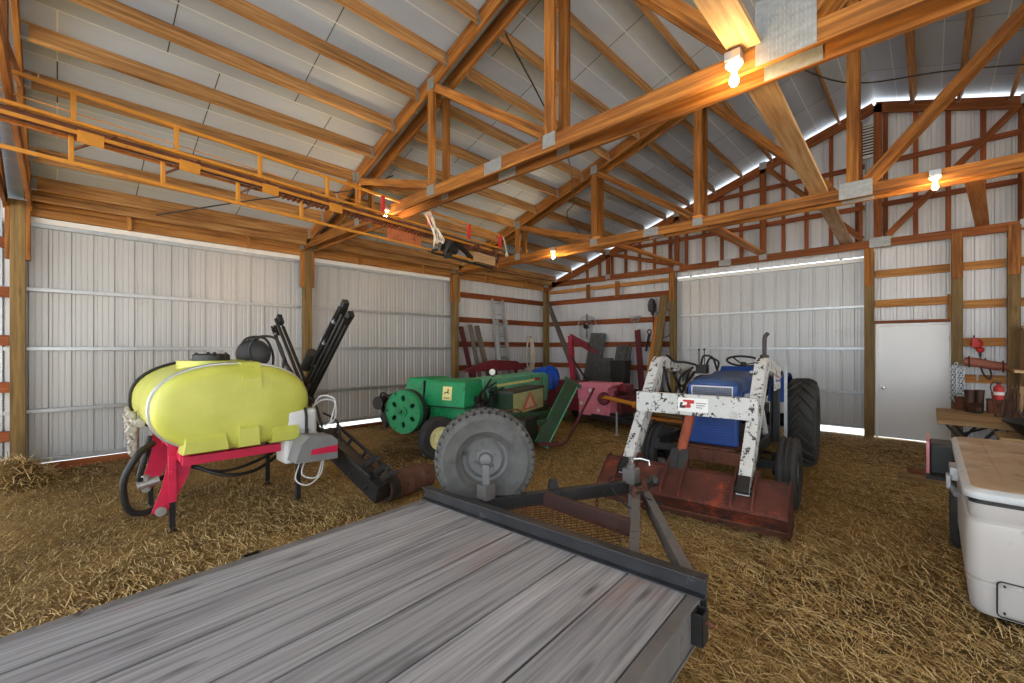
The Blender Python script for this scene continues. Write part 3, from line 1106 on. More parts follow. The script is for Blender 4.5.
def chain(pts, r=.009, link=.042, M_=None, mb=None):
    P = smooth_path(pts, 10)
    L = [0]
    for a, b in zip(P, P[1:]): L.append(L[-1] + (b - a).length)
    n = max(2, int(L[-1] / (link * .72)))
    mb = mb or MB(M_)
    for k in range(n + 1):
        s = L[-1] * k / n
        i = max(0, min(len(P) - 2, next((q for q in range(len(L) - 1) if L[q + 1] >= s), len(P) - 2)))
        t = (s - L[i]) / max(1e-6, L[i + 1] - L[i])
        c = P[i].lerp(P[i + 1], t)
        d = (P[i + 1] - P[i]).normalized()
        x = MB.basis(d)[0]
        y = d.cross(x)
        if k % 2: x = y
        mb.tube([c + d * (link * .5 * math.cos(a)) + x * (link * .32 * math.sin(a)) for a in [2 * PI * q / 8 for q in range(8)]], r * .55, 5, loop=True)
    return mb


mb = chain([(-.24, 1.24, .56), (-.245, 1.22, .50), (-.25, 1.21, .38), (-.25, 1.20, .30)], M_=TM)
mb.build('safety_chain', M['rust'], T)
mb = chain([(.02, 1.50, .56), (.10, 1.36, .60), (.12, 1.22, .57), (.10, 1.14, .58), (.17, 1.12, .52), (.22, 1.16, .46), (.20, 1.24, .40)], M_=TM)
mb = chain([(-.02, 1.56, .58), (.06, 1.44, .60), (.13, 1.30, .58), (.05, 1.24, .59)], M_=TM, mb=mb)
mb.build('safety_chain', M['rust'], T)
mb = MB(TM)
mb.tube(smooth_path([(.12, 1.2, .575), (.22, 1.14, .565), (.30, 1.2, .52), (.26, 1.28, .50), (.16, 1.28, .54)], 8), .007)
mb.build('chain_hook', M['black_steel'], T)
mb = MB(TM)
mb.tube(smooth_path([(-.06, 1.60, .50), (-.14, 1.55, .56), (-.22, 1.36, .57), (-.05, 1.30, .42), (.02, 1.40, .36)], 8), .006)
mb.build('light_cable', M['hose'], T)
mb = MB(TM)                                  # lug on the left tongue beam
mb.prism([(-.045, 0), (.045, 0), (.028, .075), (-.028, .075)], (-.47, .90, .556), (.49, .87, 0), (0, 0, 1), .03)
mb.build('tie_lug', M['trailer_steel'], T, .003)
mb = MB(TM)                                  # stake pocket with bolt on the right side
for a in ((.952, 1.0, -.125, -.119), (.952, 1.0, -.056, -.05), (.994, 1.0, -.125, -.05)):
    mb.box(*a, DZ - .15, DZ - .015)
p = mb.build('stake_pocket', M['black_steel'], T, .002)
mb = MB(TM)
mb.cyl((.998, -.085, DZ - .06), (1.04, -.085, DZ - .06), .009, n=8)
mb.cyl((1.015, -.085, DZ - .06), (1.024, -.085, DZ - .06), .016, n=6)
mb.build('pocket_bolt', M['rust'], p)
mb = MB(TM)
for a in ((-1.02, -.958, -1.175, -1.168), (-1.02, -.958, -1.092, -1.085), (-1.02, -1.013, -1.175, -1.085)):
    mb.box(*a, DZ - .12, DZ - .008)
mb.build('stake_pocket', M['black_steel'], T, .002)
# post that carries the spare
wc, wa = V((-2.556, 2.357, .815)), V((.76, -.65, -.0))
mb = MB()
f = wc + wa * .17
mb.beam((f.x, f.y, .545), (f.x - .03 * wa.x, f.y - .03 * wa.y, .80), .052, .05, wa)
mb.box(f.x - .05, f.x + .05, f.y - .05, f.y + .05, .55, .66)
mb.build('spare_wheel_mount', M['trailer_grey'], T, .004)

S = thing('spare_wheel', 'dusty grey spare wheel mounted upright on the trailer tongue', 'wheel', (wc.x, wc.y, wc.z - .385))
tyre_mesh(wc, wa, .385, .25, .205, 'block', 40).build('tyre', M['rubber_grey'], S)
rim_mesh(wc, wa, .25, .205, 0, .055, .02, nuts=6, bolt_r=.085).build('rim', paint('grey steel rim', srgb(112, 112, 112), .55, .2, var=.15, wear=(srgb(66, 66, 66), 7, .54, .1)), S, angle=25)
# ------------------------------------------------------------------ three-point sprayer with yellow tank
S = thing('field_sprayer', 'field sprayer with big yellow green tank on a pink frame and folded black booms', 'sprayer', (-5.5, 1.25, 0))
CY, CZ, HA, HB = 1.205, 1.135, .655, .40


def ell(x, k=1.0, n=40, e=2.3):
    out = []
    for i in range(n):
        t = 2 * PI * i / n
        c, s_ = math.cos(t), math.sin(t)
        out.append(V((x, CY + HA * k * math.copysign(abs(c) ** (2 / e), c), CZ + HB * k * math.copysign(abs(s_) ** (2 / e), s_))))
    return out


mb = MB()
rings = []
x0, x1 = -6.16, -4.88
for t in (0, .25, .45, .62, .76, .88, .96, 1):
    rings.append(ell(x0 - .16 * (1 - t ** 2) ** .5 if t < 1 else x0, .35 + .65 * (1 - (1 - t) ** 2) ** .5))
for q in (.2, .4, .6, .8): rings.append(ell(x0 + (x1 - x0) * q))
for t in (1, .96, .88, .76, .62, .45, .25, 0):
    rings.append(ell(x1 + .16 * (1 - t ** 2) ** .5 if t < 1 else x1, .35 + .65 * (1 - (1 - t) ** 2) ** .5))
mb.loft(rings)
# moulded fill platform, lugs and foot recesses
mb.loft([[V((-5.5 + a * .34, 1.13 + b * .30, z)) for a, b in [(math.cos(2 * PI * i / 20), math.sin(2 * PI * i / 20)) for i in range(20)]] for z in (1.46, 1.545, 1.56)])
for y in (1.30,):
    mb.loft([[V((x, y + a, z)) for a, z in ((-.08, z0), (.08, z0), (.08, z1), (-.08, z1))] for x, z0, z1 in ((-5.05, 1.36, 1.56), (-4.76, 1.34, 1.55), (-4.70, 1.30, 1.40))], True, True, 0, False)
for y, w in ((.93, .17), (1.27, .09), (1.60, .13)):
    mb.loft([[V((x, y + a, z)) for a, z in ((-w, z0), (w, z0), (w * .9, z1), (-w * .9, z1))] for x, z0, z1 in ((-4.95, .735, .90), (-4.72, .745, .90 if w != .09 else .95), (-4.68, .76, .86 if w != .09 else .93))], True, True, 0, False)
tank = mb.build('tank', M['tank'], S, angle=30)
mb = MB()
mb.lathe([(0, .07), (.15, .07), (.165, .055), (.17, 0), (0, 0)], (-5.5, 1.13, 1.56), (0, 0, 1), 28)
for i in range(4): mb.beam((-5.5 + .16 * math.cos(i * PI / 2), 1.13 + .16 * math.sin(i * PI / 2), 1.60), (-5.5 + .12 * math.cos(i * PI / 2), 1.13 + .12 * math.sin(i * PI / 2), 1.635), .03, .03)
mb.build('tank_lid', M['black_plastic'], tank)
for x, nm, m_, k in ((-4.90, 'tank_strap', M['galv'], 1.012), (-6.14, 'tank_strap', M['black_steel'], 1.03)):
    mb = MB()
    mb.tube(ell(x, k, 48), .016, 6, loop=True)
    mb.build(nm, m_, S)
mb = MB()
for x in (-5.82, -5.35):
    mb.beam((x - .0, .75, .735), (x, 1.72, .735), .08, .03)
mb.build('tank_saddle', M['black_steel'], S)

# pink frame: side plates to the tractor pins, long beams, cross pieces
for x in (-5.06, -6.0):
    mb = MB()
    mb.prism([(.705, .86), (.98, .84), (.99, .76), (.90, .66), (.86, .50), (.78, .33), (.70, .20), (.64, .17), (.585, .20), (.66, .42), (.70, .62)], (x, 0, 0), (0, 1, 0), (0, 0, 1), .018)
    xo = -4.88 if x > -5.5 else x
    mb.beam((xo, .78, .665), (xo, 1.95, .665), .07, .08)
    mb.beam((x, .80, .70), (xo, .80, .70), .07, .08)
    mb.build('frame_side', M['pink_red'], S, .003)
    mb = MB()
    mb.cyl((x - .05, .645, .215), (x + .07, .645, .215), .028)
    mb.cyl((x + .05, .645, .215), (x + .062, .645, .215), .042)
    mb.build('hitch_pin', M['galv'], S)
mb = MB()
mb.beam((-6.0, .76, .80), (-5.06, .76, .80), .08, .08)
mb.beam((-6.0, 1.93, .74), (-5.06, 1.93, .74), .07, .07)
mb.beam((-5.72, .74, .80), (-5.60, .70, .98), .05, .03, (1, 0, 0))
mb.beam((-5.40, .74, .80), (-5.52, .70, .98), .05, .03, (1, 0, 0))
mb.build('frame_cross_bar', M['pink_red'], S, .003)
for x, y, h, m_ in ((-5.06, .735, .62, 1), (-5.04, 1.84, .72, 0), (-5.95, 1.81, .72, 0), (-6.02, .69, .62, 0)):
    mb = MB()
    mb.beam((x, y, 0.012), (x, y, h), .045, .045, (0, 1, 0))
    mb.box(x - .04, x + .04, y - .04, y + .04, 0, .012)
    mb.build('parking_leg', M['black_steel'], S, .003)
    if m_:
        mb = MB()
        mb.beam((x, y, .27), (x, y, .70), .062, .062, (0, 1, 0))
        mb.cyl((x + .03, y, .55), (x + .07, y, .55), .02, n=8)
        mb.build('leg_sleeve', M['pink_red'], S, .003)
# plumbing at the hitch end
for nm, pts, r in (('suction_hose', [(-5.25, .62, .80), (-5.1, .50, .74), (-5.08, .40, .52), (-5.12, .44, .25), (-5.16, .60, .20), (-5.18, .74, .34), (-5.2, .76, .6), (-5.25, .80, .82)], .028),
                   ('suction_hose', [(-5.3, .60, .86), (-5.22, .56, .70), (-5.2, .52, .50), (-5.26, .60, .43), (-5.3, .72, .46)], .024),
                   ('return_hose', [(-6.05, .62, .9), (-6.2, .56, .8), (-6.3, .58, 1.05), (-6.22, .66, 1.3), (-6.1, .85, 1.47)], .02),
                   ('drain_hose', [(-5.2, .8, .62), (-5.0, 1.1, .46), (-5.05, 1.4, .42), (-5.2, 1.7, .52), (-5.3, 1.85, .62)], .018),
                   ('drain_hose', [(-5.4, .8, .55), (-5.35, 1.2, .40), (-5.4, 1.6, .46), (-5.45, 1.9, .6)], .016)):
    mb = MB()
    mb.tube(smooth_path(pts, 8), r, 10)
    mb.build(nm, M['hose'], S)
mb = MB()
for a, b, r in (((-5.9, .58, .98), (-5.55, .56, .95), .035), ((-5.95, .56, .62), (-5.92, .56, .97), .03), ((-5.8, .54, .72), (-5.8, .56, .98), .026), ((-5.7, .52, .92), (-5.7, .52, 1.06), .03), ((-6.05, .55, .90), (-5.85, .50, .84), .024), ((-5.62, .52, .84), (-5.62, .54, .98), .028)):
    mb.cyl(a, b, r, n=12)
for c in ((-5.7, .50, 1.03), (-5.88, .5, .94), (-5.95, .54, .60), (-5.78, .52, .74), (-5.6, .50, .90), (-6.02, .52, .82)):
    mb.cyl((c[0] - .045, c[1], c[2]), (c[0] + .045, c[1], c[2]), .036, n=6)
    mb.cyl(c, (c[0], c[1] - .03, c[2] + .07), .018, n=10)
    mb.beam((c[0] - .03, c[1] - .03, c[2] + .075), (c[0] + .05, c[1] - .03, c[2] + .085), .02, .012)
mb.build('valve_manifold', paint('grimy pale plastic', srgb(176, 172, 164), .6, var=.3, wear=(srgb(80, 74, 68), 14, .56, .1)), S)
mb = MB()
mb.cyl((-5.2, .50, .43), (-5.2, .66, .46), .04, n=12)
mb.cyl((-5.2, .57, .40), (-5.2, .57, .52), .03, n=12)
mb.beam((-5.2, .57, .52), (-5.12, .53, .53), .02, .012)
mb.build('ball_valve', M['galv'], S)

# black hose reel on the far shoulder of the tank
mb = MB()
prof = [(0, 0), (.10, 0), (.155, .03), (.17, .10), (.17, .34), (.15, .40), (.09, .42), (0, .42)]
mb.lathe(prof, (-5.92, 1.62, 1.62), (1, -.18, 0), 24)
r_ = mb.build('hose_reel', M['black_plastic'], S)
mb = MB()
for dx in (0, .34):
    mb.tube(smooth_path([(-5.66 + dx, 1.50, 1.47), (-5.66 + dx, 1.44, 1.66), (-5.64 + dx, 1.50, 1.80), (-5.62 + dx, 1.68, 1.80), (-5.60 + dx, 1.76, 1.62), (-5.6 + dx, 1.76, 1.46)], 6), .014, 8)
mb.beam((-5.64, 1.52, 1.79), (-5.30, 1.52, 1.79), .02, .02)
mb.build('reel_bracket', M['black_steel'], S)

# small white rinse tank with strap, grey pump cover with pink stripe


def rbox(mb, x0, x1, y0, y1, z0, z1, r, mi=0):
    """box with rounded vertical edges and soft top and bottom"""
    def ring(k, z):
        pts = []
        for cx, cy, a in ((x1 - r, y1 - r, 0), (x0 + r, y1 - r, 1), (x0 + r, y0 + r, 2), (x1 - r, y0 + r, 3)):
            for q in range(5):
                t = (a + q / 4) * PI / 2
                pts.append(V((cx + (r - k) * math.cos(t), cy + (r - k) * math.sin(t), z)))
        return pts
    rr = r * .6
    rg = [ring(rr * (1 - math.sin(q * PI / 8)), z0 + rr * (1 - math.cos(q * PI / 8))) for q in range(5)]
    rg += [ring(rr * (1 - math.cos(q * PI / 8)), z1 - rr * (1 - math.sin(q * PI / 8))) for q in range(4, -1, -1)]
    rg = [ring(rr * (1 - math.sin(q * PI / 8)), z0 + rr - rr * math.sin(q * PI / 8 + 0) * 1 if False else z0 + rr * (1 - math.sin(q * PI / 8))) for q in range(0)] + \
         [ring(rr * (1 - math.sin(q * PI / 8)), z0 + rr * (1 - math.cos(q * PI / 8))) for q in range(5)] + \
         [ring(rr * (1 - math.sin(q * PI / 8)), z1 - rr * (1 - math.cos(q * PI / 8))) for q in range(4, -1, -1)]
    return mb.loft(rg, True, True, mi)


mb = MB()
rbox(mb, -5.02, -4.72, 1.60, 1.93, .50, .78, .05)
rbox(mb, -5.03, -4.71, 1.59, 1.94, .745, .80, .05)
rbox(mb, -5.02, -4.72, 1.60, 1.93, .77, 1.05, .06)
wt = mb.build('rinse_tank', M['white_poly'], S, angle=40)
mb = MB()
mb.tube([(-4.70, 1.80, .56), (-4.70, 1.80, .98), (-4.73, 1.80, 1.05), (-4.8, 1.80, 1.065), (-5.03, 1.80, 1.06)], .016, 6)
mb.beam((-4.69, 1.80, .72), (-4.69, 1.80, .86), .04, .02)
mb.build('tank_strap', M['black_plastic'], wt)
mb = MB()
mb.prism([(1.60, .56), (2.02, .545), (2.02, .735), (1.96, .79), (1.74, .81), (1.66, .74)], (-4.56, 0, 0), (0, 1, 0), (0, 0, 1), .22)
pc = mb.build('pump_cover', paint('grey plastic cover', srgb(126, 128, 130), .55, var=.1), S, .012)
mb = MB()
mb.prism([(1.745, .625), (2.015, .615), (2.015, .685), (1.76, .675)], (-4.447, 0, 0), (0, 1, 0), (0, 0, 1), .006)
mb.build('cover_stripe', M['pink_red'], pc)
for pts in ([(-4.9, 1.92, 1.02), (-4.8, 2.0, 1.12), (-4.7, 2.1, 1.10), (-4.7, 2.1, .92), (-4.8, 2.0, .82)], [(-4.9, 1.92, .98), (-4.8, 1.98, 1.16), (-4.65, 2.08, 1.13), (-4.66, 2.04, .9)], [(-4.6, 1.75, .55), (-4.55, 1.70, .42), (-4.5, 1.82, .38), (-4.55, 1.9, .52)], [(-4.6, 1.7, .54), (-4.5, 1.62, .40), (-4.46, 1.72, .33), (-4.5, 1.86, .40), (-4.55, 1.92, .54)]):
    mb = MB()
    mb.tube(smooth_path(pts, 8), .007, 6)
    mb.build('clear_tubing', M['white_poly'], S)

# mast and folded booms
mb = MB()
mb.beam((-5.5, 2.10, .30), (-5.5, 2.10, 1.25), .10, .10, (0, 1, 0))
mb.beam((-5.9, 2.10, .72), (-5.0, 2.10, .72), .08, .08)
mb.beam((-5.8, 2.06, .45), (-5.1, 2.06, .45), .07, .07)
for x in (-5.75, -5.2): mb.beam((x, 1.93, .74), (x, 2.1, .72), .06, .06)
mb.build('boom_mast', paint('rusty brown mast', srgb(74, 46, 40), .7, var=.35), S, .004)


def boom(name, a, b, n=3, gap=.075, y=2.1):
    a, b = V(a), V(b)
    d = (b - a).normalized()
    s = V((-d.z, 0, d.x))
    mb = MB()
    for k in range(n):
        o = s * (gap * (k - (n - 1) / 2)) + V((0, .05 * ((k % 2) * 2 - 1), 0))
        mb.beam(a + o, b + o - d * (.05 * (k % 2)), .03, .034, (0, 1, 0))
    for t in (.15, .4, .65, .9):
        c = a.lerp(b, t)
        mb.beam(c - s * gap * 1.1 + V((0, -.05, 0)), c + s * gap * 1.1 + V((0, .05, 0)), .03, .03, d)
    for k in (0, 1):
        mb.beam(b + s * (gap * (k * 2 - 1)) - d * .10, b + s * (gap * (k * 2 - 1) * 1.2) + d * .05, .07, .06, (0, 1, 0))
    o = mb.build(name, M['black_steel'], S, .003)
    mb = MB()
    mb.tube(smooth_path([a + s * .03 + V((0, -.08, 0)), a.lerp(b, .3) - s * .06 + V((0, -.09, 0)), a.lerp(b, .6) + s * .03 + V((0, -.09, 0)), b + s * .05 + V((0, -.07, 0))], 8), .014, 6)
    mb.build('boom_hose', M['hose'], o)
    mb = MB()
    for t in (.22, .45, .68, .88):
        c = a.lerp(b, t) + V((0, -.07, 0)) + s * (gap * .6)
        mb.cyl(c - s * .04, c + s * .04, .018, n=8)
        mb.cyl(c, c + d * .03, .014, n=8)
    mb.build('spray_nozzle', M['galv'], o)
    return o


boom('boom_arm', (-5.38, 2.1, 1.02), (-6.47, 2.1, 2.02), 3, .085)
boom('boom_arm', (-5.66, 2.1, .98), (-4.41, 2.1, 2.08), 4, .075)
mb = MB()
mb.cyl((-5.25, 2.0, 1.46), (-5.05, 2.0, 1.64), .06, n=14)
mb.cyl((-5.6, 2.02, 1.28), (-5.35, 2.02, .88), .035, n=12)
mb.cyl((-5.75, 2.02, 1.40), (-5.6, 2.02, 1.28), .02, n=10)
mb.build('boom_cylinder', M['black_steel'], S)
mb = MB()
mb.beam((-5.08, 2.14, .66), (-4.14, 2.36, .17), .16, .22, (0, -.2, 1))
mb.beam((-5.0, 2.05, .76), (-4.2, 2.26, .34), .03, .03)
mb.beam((-4.95, 2.24, .80), (-4.12, 2.46, .36), .03, .03)
for t in (.1, .35, .6, .85):
    p = V((-5.05, 2.14, .70)).lerp(V((-4.14, 2.36, .25)), t)
    mb.beam(p + V((0, -.10, -.1)), p + V((0, .10, .12)), .03, .03, (1, 0, 0))
for t in (.75, .9, 1.0):
    p = V((-5.0, 2.1, .80)).lerp(V((-4.05, 2.36, .34)), t)
    mb.beam(p, p + V((.06, .10, .08)), .03, .03)
    mb.cyl(p + V((.0, -.06, .0)), p + V((.0, .06, .06)), .04, n=10)
mb.build('inner_boom', M['black_steel'], S, .004)
for pts in ([(-5.1, 1.7, 1.33), (-4.95, 1.95, 1.12), (-4.9, 2.02, .9), (-4.85, 2.05, .7)], [(-5.3, 2.0, 1.0), (-5.1, 2.05, .86), (-5.02, 2.1, .66), (-4.98, 2.1, .45)], [(-5.0, 1.62, 1.30), (-4.93, 1.74, 1.12), (-4.93, 1.76, .95)], [(-5.0, 2.1, .95), (-4.86, 2.2, .85), (-4.8, 2.22, .6)]):
    mb = MB()
    mb.tube(smooth_path(pts, 8), .013, 8)
    mb.build('feed_hose', M['hose'], S)

# rusty keg on its side at the boom end
D = thing('steel_drum', 'small rusty brown drum lying on its side beside the trailer rail', 'drum', (-4.36, 2.70, 0))
a, b = V((-4.30, 2.44, .155)), V((-4.42, 3.10, .155))
d = (b - a)
L = d.length
mb = MB()
mb.lathe([(0, .012), (.135, .012), (.14, 0), (.15, .0), (.152, .01), (.152, L * .22), (.158, L * .24), (.152, L * .26), (.152, L * .48), (.159, L * .50), (.152, L * .52), (.152, L * .74), (.158, L * .76), (.152, L * .78), (.152, L - .01), (.15, L), (.14, L), (.135, L - .012), (0, L - .012)], a, d, 36)
mb.build('drum_shell', paint('flaking rusty drum', srgb(98, 66, 54), .75, .1, var=.3, wear=[(srgb(62, 40, 34), 5, .55, .1), (srgb(166, 148, 136), 12, .68, .05)], bump=.25), D)
mb = MB()
mb.lathe([(.1535, .02), (.155, .022), (.155, L * .2), (.1535, L * .2 + .004)], a, d, 36)
mb.lathe([(0, .008), (.134, .008), (.134, .011), (0, .011)], a, d, 30)
mb.build('drum_band', M['black_steel'], D)
# ------------------------------------------------------------------ green square baler
BL, BR = (-5.07, 4.24, 0), math.radians(17.46)
B = thing('hay_baler', 'old green square hay baler with flywheel and emblem panel', 'baler', BL, BR)
BM = frame(BL, BR)


def hood(mb, x0, x1, y0, y1, z0, z1, sx=.04, sy=.05, r=.05, lean=0):
    """sheet metal cover: straight sides leaning in, rounded shoulders"""
    rings = []
    for z, k in ((z0, 0), (z1 - r, 1), (z1 - r * .3, 1.25), (z1, 1.8)):
        a, b = sx * k, sy * k
        rings.append([V((x0 + a, y0 + b, z)), V((x1 - a, y0 + b, z - lean * (z > z0))), V((x1 - a, y1 - b, z)), V((x0 + a, y1 - b, z))])
    return mb.loft(rings, True, True, 0, False)


mb = MB(BM)
hood(mb, -.76, .0, .0, .62, .79, 1.19, .012, .05, .04, .02)
p = mb.build('emblem_hood', M['green'], B, .006)
mb = MB(BM)  # black strips standing in for the shade in the gaps beside and under the hood
mb.box(-.78, -.765, .02, .5, .76, 1.17)
mb.box(-.76, .0, .03, .5, .765, .79)
mb.build('hood_gap_shade', M['black_plastic'], p)
mb = MB(BM)                                  # pale yellow plate with a leaping stag mark
ez = .985
mb.add([(-.40, .004, ez - .10), (-.23, .004, ez - .10), (-.23, .030, ez + .11), (-.40, .030, ez + .11)], [(0, 1, 2, 3)])
e = mb.build('emblem_plate', paint('pale yellow emblem plate', srgb(232, 224, 150), .5, var=.04), p)
mb = MB(BM)
st = [(-.045, -.012), (-.03, -.002), (-.018, .006), (-.002, .004), (.010, .012), (.012, .026), (.004, .034), (.016, .036), (.022, .046), (.022, .034), (.030, .028), (.024, .022), (.020, .008), (.024, -.004), (.036, -.012), (.026, -.014), (.016, -.006), (.004, -.006), (-.012, -.004), (-.022, -.012), (-.034, -.026), (-.030, -.012)]
mb.add([(-.315 + a * 1.4, .006 + .0, ez + .02 + b * 1.4) for a, b in st], [tuple(range(len(st)))])
mb.build('stag_emblem', paint('emblem black', srgb(34, 30, 24), .6), e)
mb = MB(BM)
for z in (-.065, -.052): mb.box(-.37, -.26, .000, .003, ez + z * 1.15 - .003, ez + z * 1.15 + .003)
mb.build('emblem_lettering', paint('emblem green', srgb(40, 90, 50), .6), e)
mb = MB(BM)
hood(mb, -1.36, -.78, .20, .95, .72, 1.19, .07, .05, .06)
mb.box(-.80, -.74, .24, .8, .72, 1.06)
mb.build('flywheel_hood', M['green'], B, .008)
mb = MB(BM)
hood(mb, -.70, -.06, .10, .60, .34, .80, 0, 0, .02)
mb.beam((-.68, .09, .50), (-.08, .09, .68), .02, .03)
mb.beam((-.60, .085, .44), (-.25, .085, .74), .012, .02)
for x, z in ((-.6, .46), (-.45, .52), (-.3, .42), (-.55, .66)): mb.cyl((x, .10, z), (x, .06, z), .035, n=10)
mb.build('lower_side_panel', M['green'], B, .004)
# flywheel with six oval openings
FC = V((-.93, -.26, .705))
mb = MB(BM)
R = .335
n = 72
holes = []
ringo = [V((R * math.cos(2 * PI * i / n), R * math.sin(2 * PI * i / n), 0)) for i in range(n)]


def disc_with_holes(mb, c, R, rc, nh, hr, y0, y1):
    """face built as sectors so the openings are real"""
    for s in range(nh):
        t0, t1 = 2 * PI * s / nh, 2 * PI * (s + 1) / nh
        tm = (t0 + t1) / 2
        k = 24
        inner, outer = [], []
        for i in range(k):
            a = 2 * PI * i / k
            hx, hz = hr * 1.0 * math.cos(a), hr * .75 * math.sin(a)
            inner.append((rc + hx, tm, hz))
            # outer boundary of the sector in polar terms, matched by angle
            dx, dz = math.cos(a), math.sin(a)
            best = 9
            hw = (t1 - t0) / 2
            for q in range(1, 400):
                L = q * R / 300
                rx, rz = rc + dx * L, dz * L
                rad, ang = math.hypot(rx, rz), math.atan2(rz, rx)
                if rad > R or rad < .07 or abs(ang) > hw:
                    best = L
                    break
            outer.append((rc + dx * best, tm, dz * best))
        tov = lambda p, y: (c.x + p[0] * math.cos(p[1]) - p[2] * math.sin(p[1]), y, c.z + p[0] * math.sin(p[1]) + p[2] * math.cos(p[1]))
        A = [tov(p, y0) for p in inner] + [tov(p, y0) for p in outer]
        mb.add(A, [(i, (i + 1) % k, k + (i + 1) % k, k + i) for i in range(k)])
        Bv = [tov(p, y0) for p in inner] + [tov(p, y1) for p in inner]
        mb.add(Bv, [(i, k + i, k + (i + 1) % k, (i + 1) % k) for i in range(k)])


disc_with_holes(mb, FC, .325, .205, 6, .05, FC.y - .02, FC.y + .02)
mb.lathe([(.318, -.03), (.335, -.03), (.335, .05), (.31, .05), (.31, .0)], FC, (0, 1, 0), 64)
mb.lathe([(0, -.065), (.035, -.065), (.045, -.05), (.075, -.045), (.08, -.02), (.08, .03), (0, .03)], FC, (0, 1, 0), 28)
fw = mb.build('flywheel', M['green'], B, angle=40)
mb = MB(BM)
mb.lathe([(.30, .05), (.345, .05), (.345, .13), (.30, .13)], FC, (0, 1, 0), 56)
mb.lathe([(0, .06), (.30, .06), (.30, .07), (0, .07)], FC, (0, 1, 0), 40)
mb.cyl(FC + V((0, .05, 0)), FC + V((0, .5, 0)), .05)
mb.build('drive_belt_pulley', M['black_steel'], fw)
mb = MB(BM)
mb.cyl(FC + V((0, -.06, 0)), FC + V((0, -.085, 0)), .022, n=6)
mb.build('hub_nut', M['black_steel'], fw)
# black machinery left of the flywheel
mb = MB(BM)
mb.box(-1.66, -1.22, .05, .5, .42, .90)
mb.cyl((-1.62, .04, .78), (-1.62, -.10, .78), .11, n=16)
mb.cyl((-1.50, .04, .55), (-1.50, -.08, .55), .08, n=16)
mb.cyl((-1.45, .0, .75), (-1.25, -.05, .75), .10, n=14)
mb.cyl((-1.48, .1, .5), (-1.42, -.12, .62), .05, n=12)
mb.beam((-1.62, .1, .35), (-1.38, .05, .80), .05, .05)
mb.beam((-1.66, .1, .38), (-1.60, .3, .70), .10, .02)
mb.tube(smooth_path([(-1.4, 0, .84), (-1.55, -.05, .95), (-1.66, 0, .8), (-1.6, .05, .5)], 6), .02)
mb.build('gearbox', M['black_steel'], B, .01)
# knotter end, bale chamber, yellow band
mb = MB(BM)
hood(mb, -.50, .0, .58, 1.0, .55, 1.17, .0, .0, .03)
mb.build('knotter_housing', M['green_light'], B, .006)
rs = random.Random(4)
mb = MB(BM)
for i in range(16):
    y, z = .30 + rs.random() * .58, .60 + rs.random() * .46
    mb.cyl((.005, y, z), (.05 + rs.random() * .07, y, z), .025 + rs.random() * .05, n=12)
for i in range(12):
    a = V((.04 + rs.random() * .06, .25 + rs.random() * .3, .55 + rs.random() * .5))
    mb.beam(a, a + V((.03, .2 + rs.random() * .25, rs.uniform(-.25, .25))), .018, .025)
mb.build('knotter_mechanism', M['black_steel'], B)
mb = MB(BM)
for k in range(5): mb.beam((.06, .34 + k * .1, .64 + k * .07), (.10, .62 + k * .12, .60 + k * .1), .02, .03)
for y, z in ((.4, .93), (.62, .80), (.75, 1.0)): mb.lathe([(.03, 0), (.06, 0), (.06, .02), (.03, .02)], (.12, y, z), (1, 0, 0), 16)
mb.build('knotter_lever', M['green_dark'], B)
mb = MB(BM)
mb.box(-.52, .0, 1.0, 3.2, .55, 1.14)
mb.box(-.54, .012, 1.0, 3.22, 1.12, 1.155)
for y in (1.4, 2.0, 2.6, 3.15): mb.box(-.53, .018, y, y + .04, .57, 1.13)
mb.build('bale_chamber', M['green_light'], B, .006)
mb = MB(BM)
mb.prism([(1.02, 1.02), (2.62, 1.02), (2.62, 1.065), (1.02, 1.065)], (.022, 0, 0), (0, 1, 0), (0, 0, 1), .006)
mb.build('yellow_band', paint('pale yellow band', srgb(226, 220, 140), .5), B)
mb = MB(BM)
mb.box(.02, .028, 2.66, 2.9, 1.02, 1.075)
mb.build('red_reflector', M['red'], B)
mb = MB(BM)
mb.prism([(3.05, .55), (3.35, .55), (3.45, .8), (3.40, 1.12), (3.05, 1.16)], (-.25, 0, 0), (0, 1, 0), (0, 0, 1), .5)
mb.build('chamber_end', M['green_light'], B, .01)
# twine box with triangle sign
mb = MB(BM)
mb.box(.0, .36, .92, 2.28, .52, .93)
tb = mb.build('twine_box', M['green_dark'], B, .008)
mb = MB(BM)
hood(mb, -.005, .375, .90, 2.30, .925, .965, .0, .0, .02)
mb.build('twine_box_lid', paint('dusty dark lid', srgb(72, 72, 70), .8, var=.2), tb, .008)
mb = MB(BM)
mb.box(.358, .366, .95, 2.25, .56, .92)
mb.build('pale_side_plate', paint('lichen pale plate', srgb(176, 186, 130), .6, var=.15, wear=(srgb(214, 206, 168), 6, .55, .15)), tb)
mb = MB(BM)
mb.prism([(1.30, .60), (1.92, .60), (1.95, .63), (1.64, .90), (1.58, .90), (1.27, .63)], (.369, 0, 0), (0, 1, 0), (0, 0, 1), .004)
sm = mb.build('warning_triangle', paint('faded red border', srgb(206, 120, 96), .6, var=.12), tb)
mb = MB(BM)
mb.prism([(1.42, .635), (1.80, .635), (1.61, .83)], (.373, 0, 0), (0, 1, 0), (0, 0, 1), .004)
mb.build('triangle_centre', paint('faded orange centre', srgb(232, 186, 160), .6, var=.1), sm)
